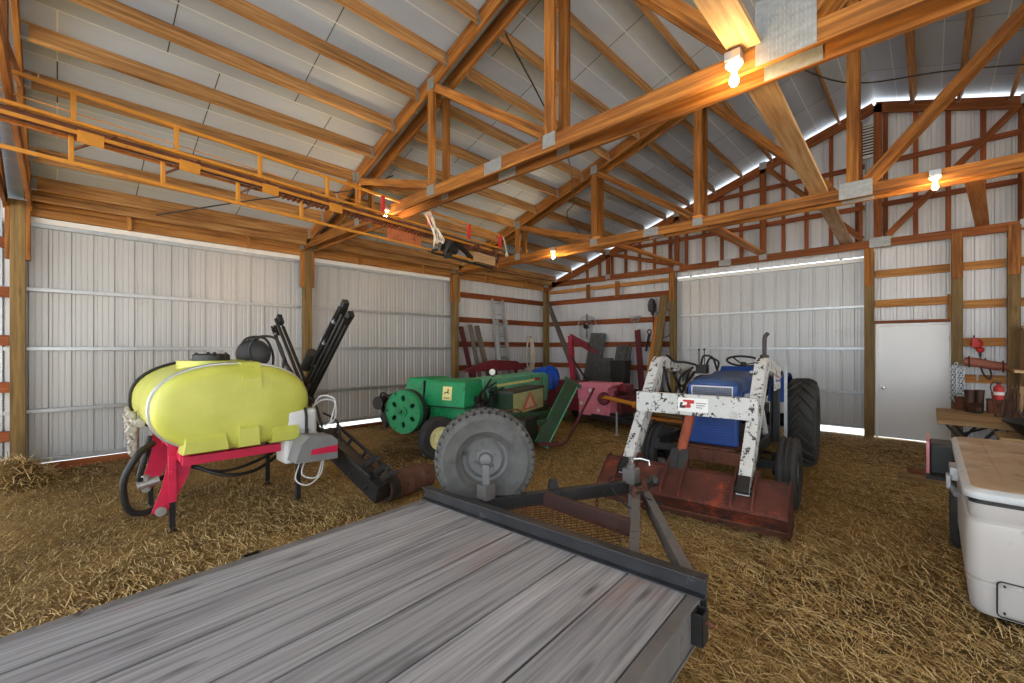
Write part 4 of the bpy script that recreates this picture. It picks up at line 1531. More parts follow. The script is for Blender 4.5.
# lower frame, pickup and the raised bale chute
mb = MB(BM)
mb.beam((.05, .35, .50), (.95, 1.35, .44), .07, .09)
mb.beam((.0, .9, .44), (.8, 2.3, .44), .06, .08)
mb.beam((.4, .5, .60), (.95, 1.6, .60), .04, .05)
mb.box(-.6, .2, .3, 3.0, .38, .54)
mb.beam((.10, .30, .66), (.75, 1.1, .60), .03, .05)
mb.build('lower_frame', M['green_dark'], B, .004)
mb = MB(BM)
mb.box(.42, .74, .58, 1.12, .13, .56)
mb.cyl((.72, .62, .16), (.72, .62, .56), .02, n=8)
mb.cyl((.74, .60, .10), (.74, .60, .62), .012, n=8)
mb.build('pickup_housing', M['black_plastic'], B, .01)
mb = MB(BM)
mb.tube(smooth_path([(.30, .6, .62), (.45, .55, .70), (.60, .62, .72), (.66, .72, .64)], 6), .014)
mb.build('handle_rod', M['rust'], B)
ca, cb = V((.84, 1.02, .10)), V((1.14, 1.75, 1.08))
cd = (cb - ca).normalized()
cx = V((.80, .42, -.30)).normalized()
cx = (cx - cd * cx.dot(cd)).normalized()
cn = cd.cross(cx)
for nm, o, m_, w in (('chute_rail', -.072, 'green', .10), ('chute_rail', .06, 'green_light', .08)):
    mb = MB(BM)
    mb.beam(ca + cx * o, cb + cx * o, w, .03, cn)
    for q in (-1, 1): mb.beam(ca + cx * (o + q * w / 2) + cn * .03, cb + cx * (o + q * w / 2) + cn * .03, .014, .07, cn)
    mb.build(nm, M[m_], B, .003)
mb = MB(BM)
mb.beam(ca - cn * .02 - cx * .02, cb - cn * .02 - cx * .02, .20, .012, cn)
mb.beam(cb - cx * .17, cb + cx * .15, .06, .07)
mb.build('chute_floor', M['green_dark'], B)
mb = MB(BM)
mb.tube(smooth_path([(.86, 1.02, .14), (1.05, 1.02, .13), (1.22, 1.06, .18), (1.32, 1.14, .36), (1.62, 1.36, 1.04)], 8), .02)
mb.beam((.80, .98, .13), (1.08, 1.12, .13), .05, .05)
mb.build('bent_drag_pipe', M['red_board'], B)
mb = MB(BM)
mb.cyl((-.30, 1.45, 1.15), (-.30, 1.45, 1.20), .015, n=8)
mb.lathe([(0, -.02), (.062, -.02), (.066, .0), (.066, .016), (.058, .018), (0, .018)], (-.30, 1.43, 1.25), (.42, -.9, 0), 28)
g = mb.build('dial_rim', M['black_steel'], B)
mb = MB(BM)
mb.lathe([(0, .019), (.056, .019), (.056, .022), (0, .022)], (-.30, 1.43, 1.25), (.42, -.9, 0), 28)
mb.build('dial_face', M['white_paint'], g)
# running wheels and jack stand
for x, y, ax_ in ((-.37, -.12, (.88, -.47, 0)), (-1.55, 1.3, (-1, 0, 0))):
    o = tyre_mesh((x, y, .325), ax_, .325, .16, .19, 'rib', M_=BM).build('wheel', M['rubber'], B)
    rim_mesh((x, y, .325), ax_, .16, .19, 0, .045, .0, M_=BM, bolt_r=.06).build('rim', M['cream'], o, angle=25)
mb = MB(BM)
mb.cyl((-1.55, 1.3, .325), (-.3, -.1, .325), .04, n=10)
mb.beam((-.35, .0, .33), (-.35, .4, .46), .07, .07)
mb.build('axle', M['green_dark'], B)
mb = MB(BM)
mb.beam((-.72, .12, .42), (-.68, .02, .02), .03, .03)
mb.box(-.74, -.62, -.04, .08, 0, .015)
mb.build('parking_stand', M['galv'], B)

# ------------------------------------------------------------------ maroon implement behind the baler
t = thing('tillage_frame', 'low maroon steel implement between the green baler and the ladder', 'implement', (-7.66, 7.4, 0))
mb = MB()
mb.loft([[V((-7.70 + k * .03, 6.45 + k * .63, z)) + o for o, z in ((V((-.12, .05, 0)), 1.14), (V((.12, -.05, 0)), 1.14), (V((.07, -.03, 0)), 1.14 + h), (V((-.07, .03, 0)), 1.14 + h))] for k, h in ((0, .03), (.8, .20), (1.4, .26), (2.6, .22), (3.0, .08))], True, True, 0, False)
mb.build('shield', M['maroon'], t, .01)
mb = MB()
for x, y in ((-7.69, 6.75), (-7.66, 7.4), (-7.63, 8.1)): mb.beam((x, y, 0), (x, y, 1.15), .06, .06, (0, 1, 0))
mb.beam((-7.69, 6.75, .5), (-7.63, 8.1, .5), .06, .06)
mb.build('stand', M['maroon'], t)
# ------------------------------------------------------------------ blue tractor with front loader
KL, KR = (-1.77, 5.28, 0), math.radians(5.7)
K = thing('loader_tractor', 'blue farm tractor with a chipped white front loader facing the trailer', 'tractor', KL, KR)
KM = frame(KL, KR)
for s in (1, -1):
    o = tyre_mesh((s * .70, 0, .375), (s, 0, 0), .375, .185, .20, 'rib', M_=KM).build('front_wheel', M['rubber'], K)
    rim_mesh((s * .70, 0, .375), (s, 0, 0), .185, .20, 0, .05, .02, M_=KM).build('rim', M['white_poly'], o, angle=25)
    o = tyre_mesh((s * .66, 2.1, .63), (s, 0, 0), .63, .35, .36, 'lug', 20, .04, M_=KM).build('rear_wheel', M['rubber'], K)
    rim_mesh((s * .66, 2.1, .63), (s, 0, 0), .35, .36, 6, .08, .03, M_=KM, bolt_r=.13, nuts=6).build('rim', [M['white_poly'], M['black_steel']], o, angle=25)
mb = MB(KM)                                  # axle, bolster, engine and transmission
mb.beam((-.60, 0, .44), (.60, 0, .44), .11, .09)
mb.cyl((.60, 0, .375), (.68, 0, .375), .05, n=12)
mb.cyl((-.60, 0, .375), (-.68, 0, .375), .05, n=12)
for s in (-1, 1):
    mb.cyl((s * .58, 0, .33), (s * .58, 0, .56), .04, n=12)
    mb.beam((s * .58, .02, .55), (s * .40, .30, .50), .03, .03)
mb.build('front_axle', M['black_steel'], K, .006)
mb = MB(KM)
mb.box(-.24, .24, -.30, .35, .46, .60)
mb.box(-.33, .33, -.36, -.26, .44, .58)
mb.build('front_bolster', M['rust'], K, .01)
mb = MB(KM)
mb.box(-.19, .19, .2, 1.1, .50, .98)
mb.box(-.22, .22, 1.05, 2.25, .42, .86)
mb.cyl((-.62, 2.1, .63), (.62, 2.1, .63), .10, n=16)
mb.cyl((.20, .35, .85), (.27, .35, .85), .06, n=12)
mb.cyl((.24, .5, .60), (.24, .95, .60), .09, n=14)
mb.beam((.20, .3, .95), (.20, 1.0, .95), .06, .05)
for y in (.35, .55, .75): mb.beam((.20, y, .95), (.17, y, 1.05), .03, .03)
mb.build('engine_block', M['black_steel'], K, .01)
mb = MB(KM)                                  # hood: rounded cross section swept back
secs = []
for y, hw, zb, zt in ((-.24, .235, .98, 1.285), (-.21, .258, .97, 1.315), (-.10, .270, .97, 1.335), (.35, .275, .97, 1.35), (.80, .275, .97, 1.362), (1.18, .275, .98, 1.37)):
    r = .07
    ring = [V((-hw, y, zb)), V((-hw, y, zt - r))]
    ring += [V((-hw + r - r * math.cos(a), y, zt - r + r * math.sin(a))) for a in (PI / 8, PI / 4, 3 * PI / 8)]
    ring += [V((-hw + r, y, zt)), V((0, y, zt + .012)), V((hw - r, y, zt))]
    ring += [V((hw - r + r * math.sin(a), y, zt - r + r * math.cos(a))) for a in (PI / 8, PI / 4, 3 * PI / 8)]
    ring += [V((hw, y, zt - r)), V((hw, y, zb))]
    secs.append(ring)
mb.loft(secs, True, True)
hd = mb.build('hood', M['blue_dusty'], K, angle=40)
mb = MB(KM)                                  # nose with upper and lower grille
mb.box(-.262, .262, -.265, -.20, .62, 1.285)
mb.build('nose_panel', M['blue'], K, .02)
mb = MB(KM)
for a in ((-.215, .215, 1.258, 1.272), (-.215, .215, 1.125, 1.138), (-.215, -.203, 1.125, 1.272), (.203, .215, 1.125, 1.272)): mb.box(a[0], a[1], -.285, -.262, a[2], a[3])
gr = mb.build('grille_frame', M['white_poly'], K, .003)
mb = MB(KM)
for i in range(26): mb.box(-.2 + i * .0158, -.2 + i * .0158 + .007, -.278, -.264, 1.135, 1.26)
for z in (1.16, 1.185, 1.21, 1.235): mb.box(-.203, .203, -.274, -.264, z - .003, z + .003)
mb.build('grille', M['dark_grille'], gr)
mb = MB(KM)
for i in range(9): mb.box(-.22, .22, -.282, -.262, .665 + i * .027, .665 + i * .027 + .012)
mb.box(-.24, .24, -.276, -.262, .925, .95)
mb.build('lower_grille', M['blue'], K, .003)
for s in (-1, 1):
    mb = MB(KM)
    mb.prism([(-.18, .95), (.28, .98), (.28, 1.22), (-.05, 1.20), (-.18, 1.10)], (s * .278, 0, 0), (0, 1, 0), (0, 0, 1), .012)
    mb.build('side_panel', M['blue'], K, .003)
    mb = MB(KM)
    mb.prism([(-.12, 1.06), (.10, 1.06), (.22, 1.17), (-.02, 1.18)], (s * .286, 0, 0), (0, 1, 0), (0, 0, 1), .008)
    mb.build('side_vent', M['white_poly'], K, .003)
mb = MB(KM)                                  # cowl, dash, wheel
mb.loft([[V((-.26, y, z0)), V((.26, y, z0)), V((.24, y, z1)), V((-.24, y, z1))] for y, z0, z1 in ((1.16, .95, 1.37), (1.24, .95, 1.44), (1.40, .95, 1.42), (1.46, .95, 1.36))], True, True, 0, False)
mb.build('dash_cowl', M['blue'], K, .02)
wcn = V((.0, 1.50, 1.50))
ax = V((0, .35, .94)).normalized()
xx, yy_, _ = MB.basis(ax)
mb = MB(KM)
mb.tube([wcn + xx * (.215 * math.cos(2 * PI * i / 36)) + yy_ * (.215 * math.sin(2 * PI * i / 36)) for i in range(36)], .015, 8, loop=True)
for i in range(3):
    t = 2 * PI * i / 3 + .5
    mb.tube([wcn - ax * .05, wcn + xx * (.11 * math.cos(t)) + yy_ * (.11 * math.sin(t)) - ax * .03, wcn + xx * (.21 * math.cos(t)) + yy_ * (.21 * math.sin(t))], .010, 6)
mb.cyl(wcn - ax * .07, wcn - ax * .02, .04, n=14)
mb.cyl(wcn - ax * .3, wcn - ax * .05, .02, n=10)
mb.build('steering_wheel', M['black_plastic'], K)
mb = MB(KM)
mb.box(-.24, .24, 1.95, 2.35, .98, 1.08)
mb.loft([[V((-.24 + q, 2.28 + k, z)), V((.24 - q, 2.28 + k, z)), V((.24 - q, 2.36 + k, z)), V((-.24 + q, 2.36 + k, z))] for z, k, q in ((1.06, 0, 0), (1.25, .04, .01), (1.33, .06, .08))], True, True, 0, False)
mb.cyl((0, 2.1, .8), (0, 2.1, 1.0), .08)
mb.build('seat', M['black_plastic'], K, .02)
for s in (-1, 1):
    mb = MB(KM)
    pr = [V((0, 2.1 + .70 * math.cos(a), .63 + .68 * math.sin(a))) for a in [PI * .22 + i * PI * .62 / 14 for i in range(15)]]
    mb.loft([[p + V((s * .30, 0, 0)), p + V((s * .50, 0, 0)), p + V((s * .50, 0, .02)), p + V((s * .30, 0, .02))] for p in pr], True, True, 0, True)
    mb.prism([(2.1 + .69 * math.cos(a), .63 + .67 * math.sin(a)) for a in [PI * .22 + i * PI * .62 / 14 for i in range(15)]], (s * .33, 0, 0), (0, 1, 0), (0, 0, 1), .012)
    mb.build('fender', M['blue'], K, .004)
mb = MB(KM)                                  # exhaust stack with muffler and bent tip
mb.tube(smooth_path([(.37, .72, 1.15), (.37, .72, 1.44), (.37, .72, 1.45), (.37, .72, 1.60), (.37, .72, 1.62), (.37, .72, 1.78), (.375, .73, 1.83), (.40, .76, 1.87)], 4), [.028] * 4 + [.050] * 9 + [.024] * 16, 16)
mb.cyl((.20, .72, 1.15), (.39, .72, 1.15), .03, n=12)
mb.build('exhaust_stack', M['rust'] if False else paint('sooty exhaust', srgb(66, 64, 64), .7, .2, var=.25), K)

# loader
AX = (.46, -.655)
arm = [(-.96, .34), (-.86, .36), (-.18, 1.34), (-.02, 1.46), (.16, 1.475), (1.02, 1.38), (1.06, 1.32), (1.02, 1.27), (.16, 1.33), (.05, 1.30), (-.02, 1.22), (-.70, .30), (-.80, .24), (-.93, .27)]
arm = [(-1.13, .385), (-1.09, .46), (-.21, 1.52), (-.10, 1.585), (.05, 1.58), (1.04, 1.43), (1.08, 1.37), (1.04, 1.31), (.10, 1.44), (.0, 1.42), (-.06, 1.36), (-.88, .48), (-.98, .42), (-1.07, .36)]
for x in AX:
    mb = MB(KM)
    mb.prism(arm, (x, 0, 0), (0, 1, 0), (0, 0, 1), .105)
    a_ = mb.build('loader_arm', M['loader'], K, .008)
    mb = MB(KM)
    mb.cyl((x - .085, -1.06, .41), (x + .085, -1.06, .41), .035, n=12)
    mb.cyl((x - .02, -1.06, .41), (x + .02, -1.06, .41), .036, n=12)
    mb.cyl((x - .07, 1.02, 1.37), (x + .07, 1.02, 1.37), .03, n=12)
    mb.build('pivot_pin', M['black_steel'], a_)
    mb = MB(KM)
    mb.beam((x, -1.12, .385), (x, -1.0, .50), .11, .10, (1, 0, 0))
    mb.build('arm_tip', M['black_steel'], a_, .004)
    s = 1 if x > 0 else -1
    xm = x + s * .0
    mb = MB(KM)
    mb.beam((xm, 1.02, .50), (xm, 1.02, 1.44), .07, .13, (0, 1, 0))
    mb.prism([(.80, .50), (1.12, .50), (1.12, 1.20), (1.02, 1.20)], (xm - s * .05, 0, 0), (0, 1, 0), (0, 0, 1), .02)
    mb.beam((xm - s * .06, -.30, .56), (xm - s * .06, 1.2, .56), .05, .12)
    mb.beam((s * .26, -.28, .54), (xm, -.28, .54), .08, .08)
    mb.beam((s * .2, 1.02, .56), (xm, 1.02, .56), .08, .10)
    mb.build('loader_mast', M['black_steel'], K, .006)
    mb = MB(KM)
    mb.cyl((x - s * .11, .86, .62), (x - s * .11, .42, 1.10), .042, n=14)
    c_ = mb.build('lift_cylinder', M['loader'], K)
    mb = MB(KM)
    mb.cyl((x - s * .11, .42, 1.10), (x - s * .11, .14, 1.40), .02, n=12)
    mb.cyl((x - s * .15, .13, 1.41), (x + s * .06, .13, 1.41), .028, n=10)
    mb.build('piston_rod', M['chrome'], c_)
mb = MB(KM)
mb.box(AX[1] - .05, AX[0] + .05, -.67, -.59, .98, 1.20)
cb_ = mb.build('loader_cross_beam', M['loader'], K, .008)
mb = MB(KM)                                  # white maker's plate: red and black block mark, lines of small print
mb.box(-.24, .06, -.675, -.671, 1.02, 1.165)
pl = mb.build('maker_plate', M['white_paint'], cb_)
mb = MB(KM)
mb.prism([(-.195, 1.06), (-.12, 1.06), (-.105, 1.075), (-.115, 1.105), (-.075, 1.11), (-.075, 1.145), (-.185, 1.145), (-.19, 1.125), (-.145, 1.12), (-.15, 1.09), (-.195, 1.085)], (0, -.6765, 0), (1, 0, 0), (0, 0, 1), .003)
mb.build('red_mark', M['red'], pl)
mb = MB(KM)
mb.prism([(-.225, 1.055), (-.165, 1.055), (-.165, 1.078), (-.20, 1.082), (-.185, 1.115), (-.215, 1.115)], (0, -.6775, 0), (1, 0, 0), (0, 0, 1), .003)
mb.build('black_mark', M['black_plastic'], pl)
mb = MB(KM)
for i, (z, l) in enumerate(((1.115, .10), (1.092, .085), (1.069, .06))): mb.box(-.055, -.055 + l, -.678, -.675, z - .004, z + .004)
mb.build('small_print', paint('print grey', srgb(110, 110, 112), .6), pl)
# decal plate by the right mast
mb = MB(KM)
mb.prism([(.60, 1.18), (1.10, 1.18), (1.10, 1.42), (.95, 1.47), (.60, 1.50)], (AX[0] + .03, 0, 0), (0, 1, 0), (0, 0, 1), .012)
dp = mb.build('mast_gusset', M['loader'], K, .003)
for nm, c, z in (('teal_stripe', srgb(40, 120, 130), 1.40), ('pink_stripe', srgb(206, 90, 120), 1.345), ('blue_stripe', srgb(50, 90, 160), 1.29)):
    mb = MB(KM)
    mb.prism([(.64, z), (1.05, z - .03), (1.05, z - .01), (.64, z + .022)], (AX[0] + .039, 0, 0), (0, 1, 0), (0, 0, 1), .004)
    mb.build(nm, paint(nm.replace('_', ' '), c, .5), dp)
mb = MB(KM)
mb.beam((.545, 1.18, .40), (.545, 1.18, 1.44), .035, .02, (0, 1, 0))
mb.build('support_rod', M['galv'], K)
# tilt cylinder in the middle
mb = MB(KM)
mb.cyl((-.14, -.60, .96), (-.16, -.84, .62), .05, n=16)
c_ = mb.build('tilt_cylinder', paint('orange rust cylinder', srgb(150, 74, 50), .6, var=.3), K)
mb = MB(KM)
mb.cyl((-.16, -.84, .62), (-.165, -.94, .47), .032, n=12)
mb.beam((-.235, -1.0, .40), (-.20, -.86, .66), .02, .09, (1, 0, 0))
mb.beam((-.095, -1.0, .40), (-.12, -.86, .66), .02, .09, (1, 0, 0))
mb.build('cylinder_clevis', M['black_steel'], c_, .004)
# bucket rolled face down: back sheet up, ends, ribs, brackets
X0, X1 = -.91, .80
mb = MB(KM)
sec = [(-1.02, .055), (-1.21, .26), (-1.195, .285), (-.97, .485), (-.90, .50), (-.84, .47), (-.70, .10)]
inner = [(-1.0, .075), (-1.185, .26), (-1.18, .27), (-.96, .465), (-.90, .478), (-.85, .455), (-.72, .10)]
poly = sec + inner[::-1]
mb.loft([[V((x, p[0], p[1])) for p in poly] for x in (X0, X1)], True, True, 0, False)
bk = mb.build('bucket_shell', M['bucket'], K, .003)
for x in (X0, X1):
    mb = MB(KM)
    mb.prism([(-1.02, .03), (-1.225, .255), (-1.20, .30), (-.97, .50), (-.89, .515), (-.82, .47), (-.68, .08), (-.80, .04)], (x, 0, 0), (0, 1, 0), (0, 0, 1), .016)
    mb.build('bucket_end', M['bucket'], bk, .003)
mb = MB(KM)
mb.beam((X0, -1.04, .075), (X1, -1.04, .075), .018, .12, (0, -.7, .7))
mb.build('cutting_edge', M['rust'], bk, .003)
for x in (AX[0] - .085, AX[0] + .085, AX[1] - .085, AX[1] + .085, -.25, -.075):
    mb = MB(KM)
    mb.prism([(-1.205, .28), (-1.20, .32), (-1.10, .45), (-.92, .57), (-.84, .56), (-.83, .47), (-.97, .47)], (x, 0, 0), (0, 1, 0), (0, 0, 1), .018)
    mb.build('bucket_bracket', M['bucket'], bk, .003)
# hydraulic hoses and the valve at the left
for pts in ([(-.62, .0, 1.56), (-.60, -.12, 1.30), (-.57, -.10, 1.08), (-.52, .10, 1.02), (-.52, .40, 1.12), (-.55, .8, 1.35)],
            [(-.60, .05, 1.60), (-.58, .3, 1.52), (-.54, .6, 1.50), (-.48, .85, 1.46)],
            [(-.59, -.08, 1.46), (-.56, .02, 1.18), (-.54, .18, 1.12), (-.54, .42, 1.32), (-.5, .8, 1.42)],
            [(-.56, .1, 1.44), (-.53, .25, 1.25), (-.53, .5, 1.2), (-.5, .9, 1.36)]):
    mb = MB(KM)
    mb.tube(smooth_path(pts, 8), .016, 8)
    mb.build('hydraulic_hose', M['hose'], K)
mb = MB(KM)
mb.box(-.48, -.34, .86, 1.0, 1.34, 1.46)
for x in (-.45, -.38):
    mb.cyl((x, .92, 1.46), (x - .01, .95, 1.66), .007, n=8)
    mb.ball((x - .01, .95, 1.67), .016, 6)
mb.tube(smooth_path([(-.36, .95, 1.46), (-.30, .9, 1.55), (-.22, 1.0, 1.5), (-.26, 1.1, 1.38)], 8), .014)
mb.tube(smooth_path([(-.42, .9, 1.46), (-.36, .8, 1.58), (-.26, .85, 1.56), (-.24, 1.0, 1.40)], 8), .014)
mb.build('control_valve', M['black_steel'], K, .005)
mb = MB(KM)
mb.beam((-.58, .30, 1.02), (-.55, .95, 1.33), .05, .07)
mb.build('brace_tube', M['loader'], K, .004)
# ------------------------------------------------------------------ white pickup-bed box at the right
X0, X1, Y0, Y1 = .16, 1.88, 3.90, 6.12
U = thing('pickup_bed_box', 'dirty white pickup bed trailer with a dust covered flat lid', 'trailer', ((X0 + X1) / 2, (Y0 + Y1) / 2, 0))


def rect_ring(x0, x1, y0, y1, r, z, k=5):
    pts = []
    for cx, cy, a in ((x1 - r, y1 - r, 0), (x0 + r, y1 - r, 1), (x0 + r, y0 + r, 2), (x1 - r, y0 + r, 3)):
        for q in range(k):
            t = (a + q / (k - 1)) * PI / 2
            pts.append(V((cx + r * math.cos(t), cy + r * math.sin(t), z)))
    return pts


mb = MB()
rg = []
for z, g in ((.06, -.035), (.075, -.025), (.10, -.02), (.255, -.006), (.262, -.014), (.27, -.014), (.277, -.004), (.30, .0), (.60, .0), (.625, -.006), (.635, -.02), (.642, -.02), (.66, -.012), (.735, -.012), (.74, -.03)):
    rg.append(rect_ring(X0 - g, X1 + g, Y0 - g, Y1 + g, .075, z))
mb.loft(rg)
bd = mb.build('bed_body', M['truck_white'], U, angle=30)
mb = MB()
mb.loft([rect_ring(X0 + .012, X1 - .012, Y0 + .012, Y1 - .012, .06, z) for z in (.735, .765)])
mb.build('lid_seal', M['black_plastic'], U)
mb = MB()
rg = []
for z, g in ((.762, -.004), (.768, .012), (.785, .016), (.806, .012), (.822, -.004), (.828, -.025)): rg.append(rect_ring(X0 - g, X1 + g, Y0 - g, Y1 + g, .085, z))
mb.loft(rg, True, False)
lr = mb.build('lid_rim', paint('pale grey lid rim', srgb(190, 194, 198), .4, var=.08, wear=(srgb(120, 112, 104), 10, .66, .08)), U, angle=30)
mb = MB()
rg = [rect_ring(X0 + .025, X1 - .025, Y0 + .025, Y1 - .025, .075, .828), rect_ring(X0 + .05, X1 - .05, Y0 + .05, Y1 - .05, .07, .832)]
rg.append(rect_ring(X0 + .16, X1 - .16, Y0 + .21, Y1 - .2, .05, .829))
rg.append(rect_ring(X0 + .165, X1 - .165, Y0 + .215, Y1 - .205, .05, .818))
rg.append(rect_ring(X0 + .175, X1 - .175, Y0 + .225, Y1 - .215, .05, .818))
rg.append(rect_ring(X0 + .18, X1 - .18, Y0 + .23, Y1 - .22, .05, .831))
rg.append(rect_ring(X0 + .4, X1 - .4, Y0 + .5, Y1 - .5, .05, .838))
mb.loft(rg)
mb.build('lid_top', M['truck_lid'], U, angle=30)
mb = MB()                                    # rounded access panel in the near end with screws
yp = Y0 - .004
pr = rect_ring(0, .62, 0, .21, .022, 0)
pts = [V((X0 + .13 + p.x, yp, .085 + p.y)) for p in pr]
mb.tube(pts, .0045, 6, loop=True)
ap = mb.build('access_panel_seam', M['black_plastic'], U)
mb = MB()
for dx, dz in ((.03, .025), (.03, .185), (.59, .025), (.59, .185)): mb.cyl((X0 + .13 + dx, yp + .01, .085 + dz), (X0 + .13 + dx, yp - .006, .085 + dz), .006, n=8)
mb.build('panel_screw', M['black_steel'], ap)
mb = MB()                                    # bright latch on the left edge
mb.box(X0 - .055, X0 - .005, 4.62, 4.84, .70, .80)
mb.box(X0 - .075, X0 - .045, 4.60, 4.70, .64, .74)
mb.cyl((X0 - .05, 4.66, .66), (X0 - .02, 4.50, .63), .02, n=10)
mb.build('lid_latch', M['galv'], U, .006)
mb = MB()
mb.box(X0 - .17, X0 + .01, 5.62, 5.98, .52, .80)
tl = mb.build('tail_light_housing', M['black_plastic'], U, .02)
mb = MB()
for a, b in (((5.60, .51), (5.60, .81)), ((5.60, .81), (6.0, .83)), ((6.0, .83), (6.0, .51))):
    mb.beam((X0 - .175, a[0], a[1]), (X0 - .175, b[0], b[1]), .022, .022, (1, 0, 0))
mb.build('pink_trim_strip', paint('faded red white strip', srgb(206, 130, 140), .4, var=.2), tl)
mb = MB()
mb.box(X0 - .19, X0 + .01, 5.48, 5.66, .50, .53)
mb.build('lower_bracket', M['black_steel'], tl)
o = tyre_mesh((X0 + .06, 5.30, .30), (-1, 0, 0), .30, .19, .18, 'rib').build('wheel', M['rubber'], U)
rim_mesh((X0 + .06, 5.30, .30), (-1, 0, 0), .19, .18, 0, .045, .01).build('rim', M['galv'], o)

# planks lying on the straw behind the box trailer
for k, (y, x0, x1, z) in enumerate(((7.50, -.30, .95, .045), (7.86, -.22, .95, .045), (8.20, -.12, .95, .045))):
    timber('loose_plank', 'brown plank flat on the straw behind the white box, %s toward the walk door' % ORD[k], 'plank', (x0, y, z), (x1, y + .02, z), .24, .06, 'girt' if k % 2 else 'post')

# ------------------------------------------------------------------ plank table and tool bay
t = thing('work_table', 'wide pale plank table with black crossed legs by the chain post', 'table', (1.3, 9.05, 0))
for i in range(6):
    mb = MB()
    y0 = 8.26 + i * .27
    mb.box(.07, 2.6, y0, y0 + .262, .66, .72)
    mb.build('table_plank', M['bench'], t, .004)
for y in (8.34, 9.7):
    mb = MB()
    mb.beam((.16, y, .655), (.62, y + .02, .01), .035, .035)
    mb.beam((.62, y - .03, .655), (.16, y, .01), .035, .035)
    mb.build('crossed_leg', M['black_steel'], t)
    mb = MB()
    mb.beam((1.9, y, .655), (2.4, y + .02, .01), .035, .035)
    mb.beam((2.4, y - .03, .655), (1.9, y, .01), .035, .035)
    mb.build('crossed_leg', M['black_steel'], t)
    mb = MB()
    mb.beam((.36, y, .36), (.95, y, .65), .03, .03)
    mb.build('leg_brace', M['black_steel'], t)
t = thing('wooden_crate', 'low brown wooden crate holding up the black pan', 'crate', (1.1, 7.85, 0))
for z0 in (.05, .25, .45):
    for y in (7.58, 8.10):
        mb = MB()
        mb.box(.60, 1.55, y - .012, y + .012, z0, z0 + .17)
        mb.build('crate_slat', M['grey_board'], t, .003)
    mb = MB()
    mb.box(.60, .625, 7.592, 8.088, z0, z0 + .17)
    mb.build('crate_slat', M['grey_board'], t, .003)
mb = MB()
mb.box(.58, 1.57, 7.56, 8.12, .62, .65)
mb.build('crate_lid', M['bench'], t, .004)
for x in (.65, 1.5):
    for y in (7.61, 8.07):
        mb = MB()
        mb.box(x - .02, x + .02, y - .02, y + .02, 0, .62)
        mb.build('corner_batten', M['grey_board'], t)
mb = MB()
mb.lathe([(0, .652), (.30, .652), (.34, .66), (.47, .80), (.485, .81), (.50, .815), (.50, .83), (.48, .83), (.455, .80), (.33, .68), (0, .668)], (1.12, 7.84, 0), (0, 0, 1), 44)
tag(mb.build('metal_pan', M['black_steel'], None, angle=50), 'big shallow black steel pan resting on the brown crate', 'pan')

# chains, tools and clutter on the posts and girts
for k, (x, z0, z1) in enumerate(((.275, 1.40, .80), (.325, 1.42, .76), (.375, 1.39, .84))):
    mb = chain([(x - .018, 10.505, z1), (x - .02, 10.50, (z0 + z1) / 2), (x - .012, 10.50, z0 - .03), (x, 10.49, z0), (x + .012, 10.50, z0 - .03), (x + .02, 10.50, (z0 + z1) / 2), (x + .018, 10.505, z1)], .017, .06)
    tag(mb.build('hanging_chain', M['galv']), ('silver chain looped on the post beside the walk door, on the door side', 'silver chain looped on the post beside the walk door, in the middle', 'silver chain looped on the post beside the walk door, on the table side')[k], 'chain', 'chains hung on the post')
t = thing('chain_hoist', 'small red chain hoist hanging from the girt above the table', 'hoist', (.56, 10.62, 1.58))
mb = MB()
mb.ball((.56, 10.60, 1.76), .075, 10, 0, (1, .6, 1.1))
mb.ball((.60, 10.58, 1.66), .05, 8)
mb.box(.50, .58, 10.56, 10.62, 1.70, 1.86)
mb.build('hoist_body', M['red'], t, .01)
mb = MB()
mb.cyl((.595, 10.58, 1.62), (.60, 10.58, 1.55), .018, n=10)
mb.tube(smooth_path([(.60, 10.58, 1.56), (.605, 10.58, 1.50), (.64, 10.58, 1.47), (.66, 10.58, 1.52)], 6), .010)
mb.tube([(.53, 10.60, 1.86), (.53, 10.64, 1.90)], .01)
mb.build('hoist_hook', M['black_steel'], t)
mb = chain([(.575, 10.58, 1.66), (.57, 10.58, 1.3), (.565, 10.58, 1.15)], .008, .035)
mb.build('hoist_chain', M['galv'], t)
t = thing('leather_scabbard', 'reddish brown leather scabbard slung level between the two posts', 'scabbard', (.64, 10.58, 1.36))
mb = MB()
mb.loft([[V((x, 10.57 + .028 * math.cos(a), z + h * math.sin(a))) for a in [2 * PI * i / 14 for i in range(14)]] for x, z, h in ((.41, 1.46, .03), (.43, 1.46, .075), (.55, 1.45, .08), (.75, 1.40, .075), (.90, 1.385, .06), (.93, 1.40, .02))])
mb.build('scabbard_body', paint('red brown leather', srgb(150, 82, 60), .5, var=.2), t)
for x, z in ((.47, 1.46), (.85, 1.39)):
    mb = MB()
    mb.tube([V((x, 10.57 + .036 * math.cos(a), z + .09 * math.sin(a))) for a in [2 * PI * i / 20 for i in range(20)]], .010, 6, loop=True)
    mb.build('scabbard_strap', M['leather'], t)
mb = MB()
mb.tube(smooth_path([(.60, 10.55, 1.38), (.64, 10.54, 1.25), (.70, 10.54, 1.18), (.72, 10.54, 1.26), (.70, 10.54, 1.36)], 8), .012)
mb.build('hanging_strap', M['leather'], t)


